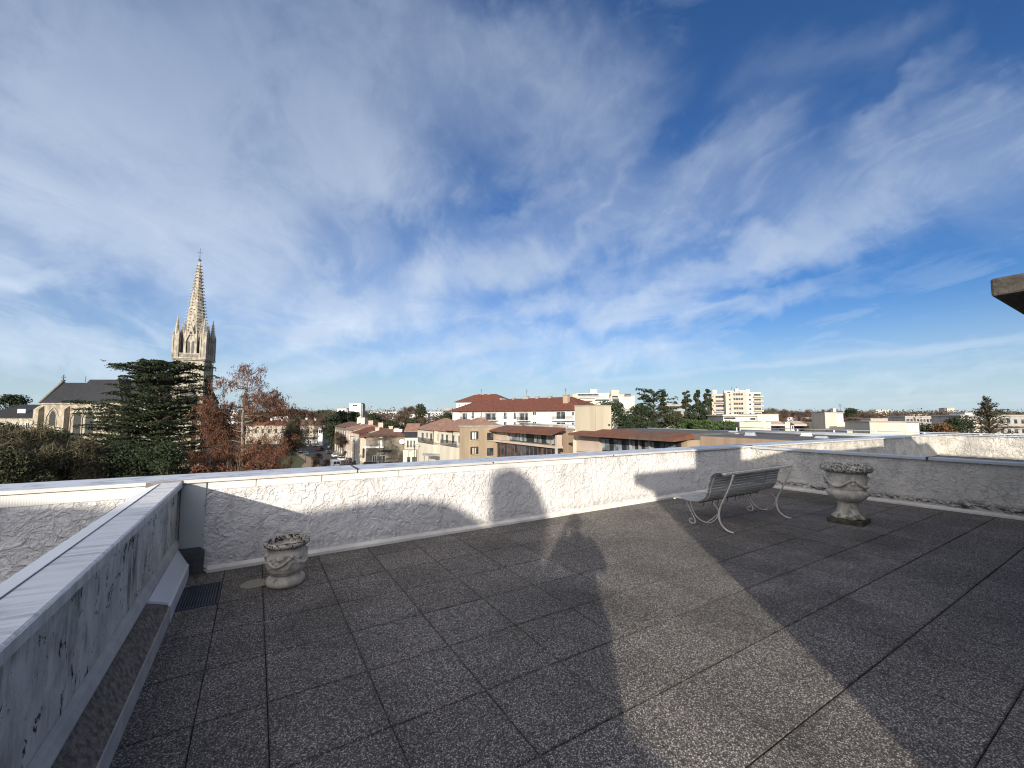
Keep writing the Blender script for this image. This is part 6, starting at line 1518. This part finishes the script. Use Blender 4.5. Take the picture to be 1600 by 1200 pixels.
# ================================================================== STREET LIFE
def cars():
    def make(name, paint):
        t = thing(name, '', 'car')
        prof = [(-2.1, .30), (-2.12, .62), (-2.0, .86), (-1.7, .93), (.78, .93), (1.75, .80), (2.08, .66), (2.12, .32)]
        MB().prism(prof, -.86, .86, lambda a, b, c: (a, c, b)).build('body', paint, t)
        roof = [(-1.85, .935), (-1.45, 1.36), (-1.2, 1.44), (.05, 1.44), (.35, 1.36), (1.0, .935)]
        m = MB(); vs = [(x, s * (.80 - (z - .93) * .28), z) for s in (-1, 1) for x, z in roof]
        m.add(vs, [(0, 1, 2, 3, 4, 5), (11, 10, 9, 8, 7, 6)] + [(i, (i + 1) % 6, 6 + (i + 1) % 6, 6 + i) for i in range(6)]); m.build('windows', 'glass', t)
        MB().box(-1.3, .12, -.66, .66, 1.442, 1.48).build('roof', paint, t)
        for x in (-1.3, 1.32):
            for y in (-.80, .80):
                w_ = MB().tube([(x, y - .1, .33), (x, y + .1, .33)], .33, 14); o = w_.build('wheel', 'rubber', t)
                MB().tube([(x, y - .115, .33), (x, y + .115, .33)], .19, 10).build('rim', 'zinc', o)
        for y in (-.62, .62): MB().box(2.06, 2.13, y - .16, y + .16, .58, .70).build('headlight', 'glass_pale', t); MB().box(-2.15, -2.05, y - .14, y + .14, .62, .80).build('tail_light', 'car_red', t)
        MB().box(2.10, 2.15, -.7, .7, .34, .46).box(-2.15, -2.11, -.7, .7, .34, .46).build('bumper', 'dark_metal', t)
        return t
    ST = R(-31.5 + 90 + 0) if False else None
    # the street runs along d2: world +Y
    protos = {}
    L_ = [(533, 720, 'car_white', 'white car in the street just beyond the white van', 90), (496, 697.5, 'car_white', 'white car crossing at the far end of the street', 8), (528, 708, 'car_silver', 'silver car parked left of the leafless street tree', 90),
          (549, 717.5, 'car_silver', 'silver car parked on the right pavement side', 90), (557, 717.5, 'car_dark', 'dark car parked against the yellow row house', 90), (556, 727, 'car_dark', 'black car nearest the parapet, behind the grey one', 92), (548, 722, 'car_dark', 'dark grey car alongside the white car', 92),
          (478, 711, 'car_blue', 'blue-grey car parked by the park railing', 88), (469, 707.5, 'car_silver', 'grey car parked farther along the park railing', 88), (463, 704.5, 'car_silver', 'farthest parked grey car by the park', 88),
          (500, 704, 'car_red', 'dark red car near the crossing', 60), (513, 709, 'car_dark', 'dark car in the middle of the parked line', 90), (523, 714, 'car_white', 'white car parked behind the silver one', 90), (520, 700, 'car_white', 'small white car near the crossing corner', 10),
          (560, 723, 'car_dark', 'dark car at the kerb below the shuttered door', 92)]
    for u, v, pt, lb, ang in L_:
        if pt not in protos: o = protos[pt] = make('parked_car', pt)
        else: o = copy_tree(protos[pt])
        o.location = ground(u, v, G + .01); o.rotation_euler = (0, 0, R(ang)); o['label'] = lb; o['group'] = 'cars along the street'
    # van
    t = thing('delivery_van', 'white panel van driving in the street just above the parapet', 'van', ground(523, 732, G + .01), R(92))
    MB().prism([(-2.6, .4), (-2.6, 2.35), (-2.45, 2.45), (1.0, 2.45), (1.35, 2.30), (1.9, 1.45), (2.7, 1.15), (2.8, .9), (2.8, .4)], -.98, .98, lambda a, b, c: (a, c, b)).build('body', 'car_white', t)
    MB().prism([(1.06, 1.5), (1.10, 2.2), (1.38, 2.2), (1.86, 1.5)], -.985, .985, lambda a, b, c: (a, c, b)).build('side_window', 'glass', t)
    MB().prism([(1.42, 2.19), (1.46, 2.25), (1.96, 1.47), (1.92, 1.45)], -.85, .85, lambda a, b, c: (a, c, b)).build('windscreen', 'glass', t)
    MB().box(-2.63, -2.601, -.8, -.06, 1.45, 2.15).box(-2.63, -2.601, .06, .8, 1.45, 2.15).build('rear_window', 'glass', t)
    for x in (-1.7, 1.8):
        for y in (-.9, .9): o = MB().tube([(x, y - .12, .37), (x, y + .12, .37)], .37, 14).build('wheel', 'rubber', t); MB().tube([(x, y - .135, .37), (x, y + .135, .37)], .2, 10).build('rim', 'zinc', o)
    for y in (-.8, .8): MB().box(-2.64, -2.601, y - .1, y + .1, .9, 1.35).build('tail_light', 'car_red', t); MB().box(2.75, 2.83, y - .14, y + .14, .85, 1.05).build('headlight', 'glass_pale', t)
    # street lamps
    def lamp(u, D, vtop, arm, lb):
        r = ray(u, 648); X, Y = wxy(r[0] / r[1] * D, D); t = thing('street_lamp', lb, 'street lamp', (X, Y, G), -HEAD, 'street lamps')
        H = at(u, vtop, D).z - G; MB().tube([(0, 0, 0), (0, 0, 1), (0, 0, H)], [.13, .09, .06], 8).build('pole', 'dark_metal', t)
        MB().tube([(0, 0, H - .1), (arm * .5, 0, H + .05), (arm, 0, H)], .045, 6).build('arm', 'dark_metal', t)
        MB().bbox(arm - .35 if arm > 0 else arm - .35, arm + .35, -.14, .14, H - .13, H + .03, .03).build('lamp_head', 'concrete_grey', t)
    lamp(594, 84, 683, .3, 'tall dark lamp post in front of the grey stone house'); lamp(555.5, 108, 682, -.9, 'dark lamp post with an arm toward the street by the yellow house')
    lamp(648.5, 90, 694, .3, 'slim lamp post in front of the narrow slate banded house'); lamp(480, 130, 696, .5, 'short lamp post on the park side of the road')
    # park railing
    a, b = ground(484, 711), ground(512, 738); t = thing('street_railing', 'low dark railing between the park and the road', 'railing', (a.x, a.y, G), math.atan2(b.y - a.y, b.x - a.x)); L = (b - a).length
    m = MB().box(0, L, -.03, .03, .95, 1.02); m.box(0, L, -.02, .02, .25, .30)
    for i in range(int(L / .25)): m.box(i * .25 - .012, i * .25 + .012, -.012, .012, .0, .95)
    m.build('bars', 'dark_metal', t)
    # yard fence and gate by the grey stone house
    a, b = ground(572, 714), ground(596, 728); t = thing('yard_wall', 'low pale yard wall with a dark red gate before the grey stone house', 'wall', (a.x, a.y, G), math.atan2(b.y - a.y, b.x - a.x)); L = (b - a).length
    MB().box(0, L * .45, -.12, .12, 0, 1.9).build('wall', 'stone_grey', t); MB().box(L * .72, L, -.12, .12, 0, 1.9).build('wall', 'whitewall', t); MB().box(L * .46, L * .71, -.05, .05, .05, 1.8).build('gate', 'car_red', t)
    # bird
    p = at(162, 564, 60); t = thing('bird', 'small dark bird gliding in the sky left of the spire', 'bird', p, -HEAD)
    m = MB().sphere((0, 0, 0), .10, 8, 6, (2.2, .8, .7)); m.add([(-.1, 0, .03), (.14, 0, .03), (.02, -.5, .18), (-.16, -.42, .17)], [(0, 1, 2, 3)]); m.add([(-.1, 0, .02), (.14, 0, .02), (.02, .5, .16), (-.16, .42, .15)], [(3, 2, 1, 0)])
    m.add([(-.2, -.05, 0), (-.2, .05, 0), (-.42, .09, 0), (-.42, -.09, 0)], [(0, 1, 2, 3)]); m.sphere((.24, 0, .02), .06, 6, 5); m.build('body', 'dark_metal', t)
cars()
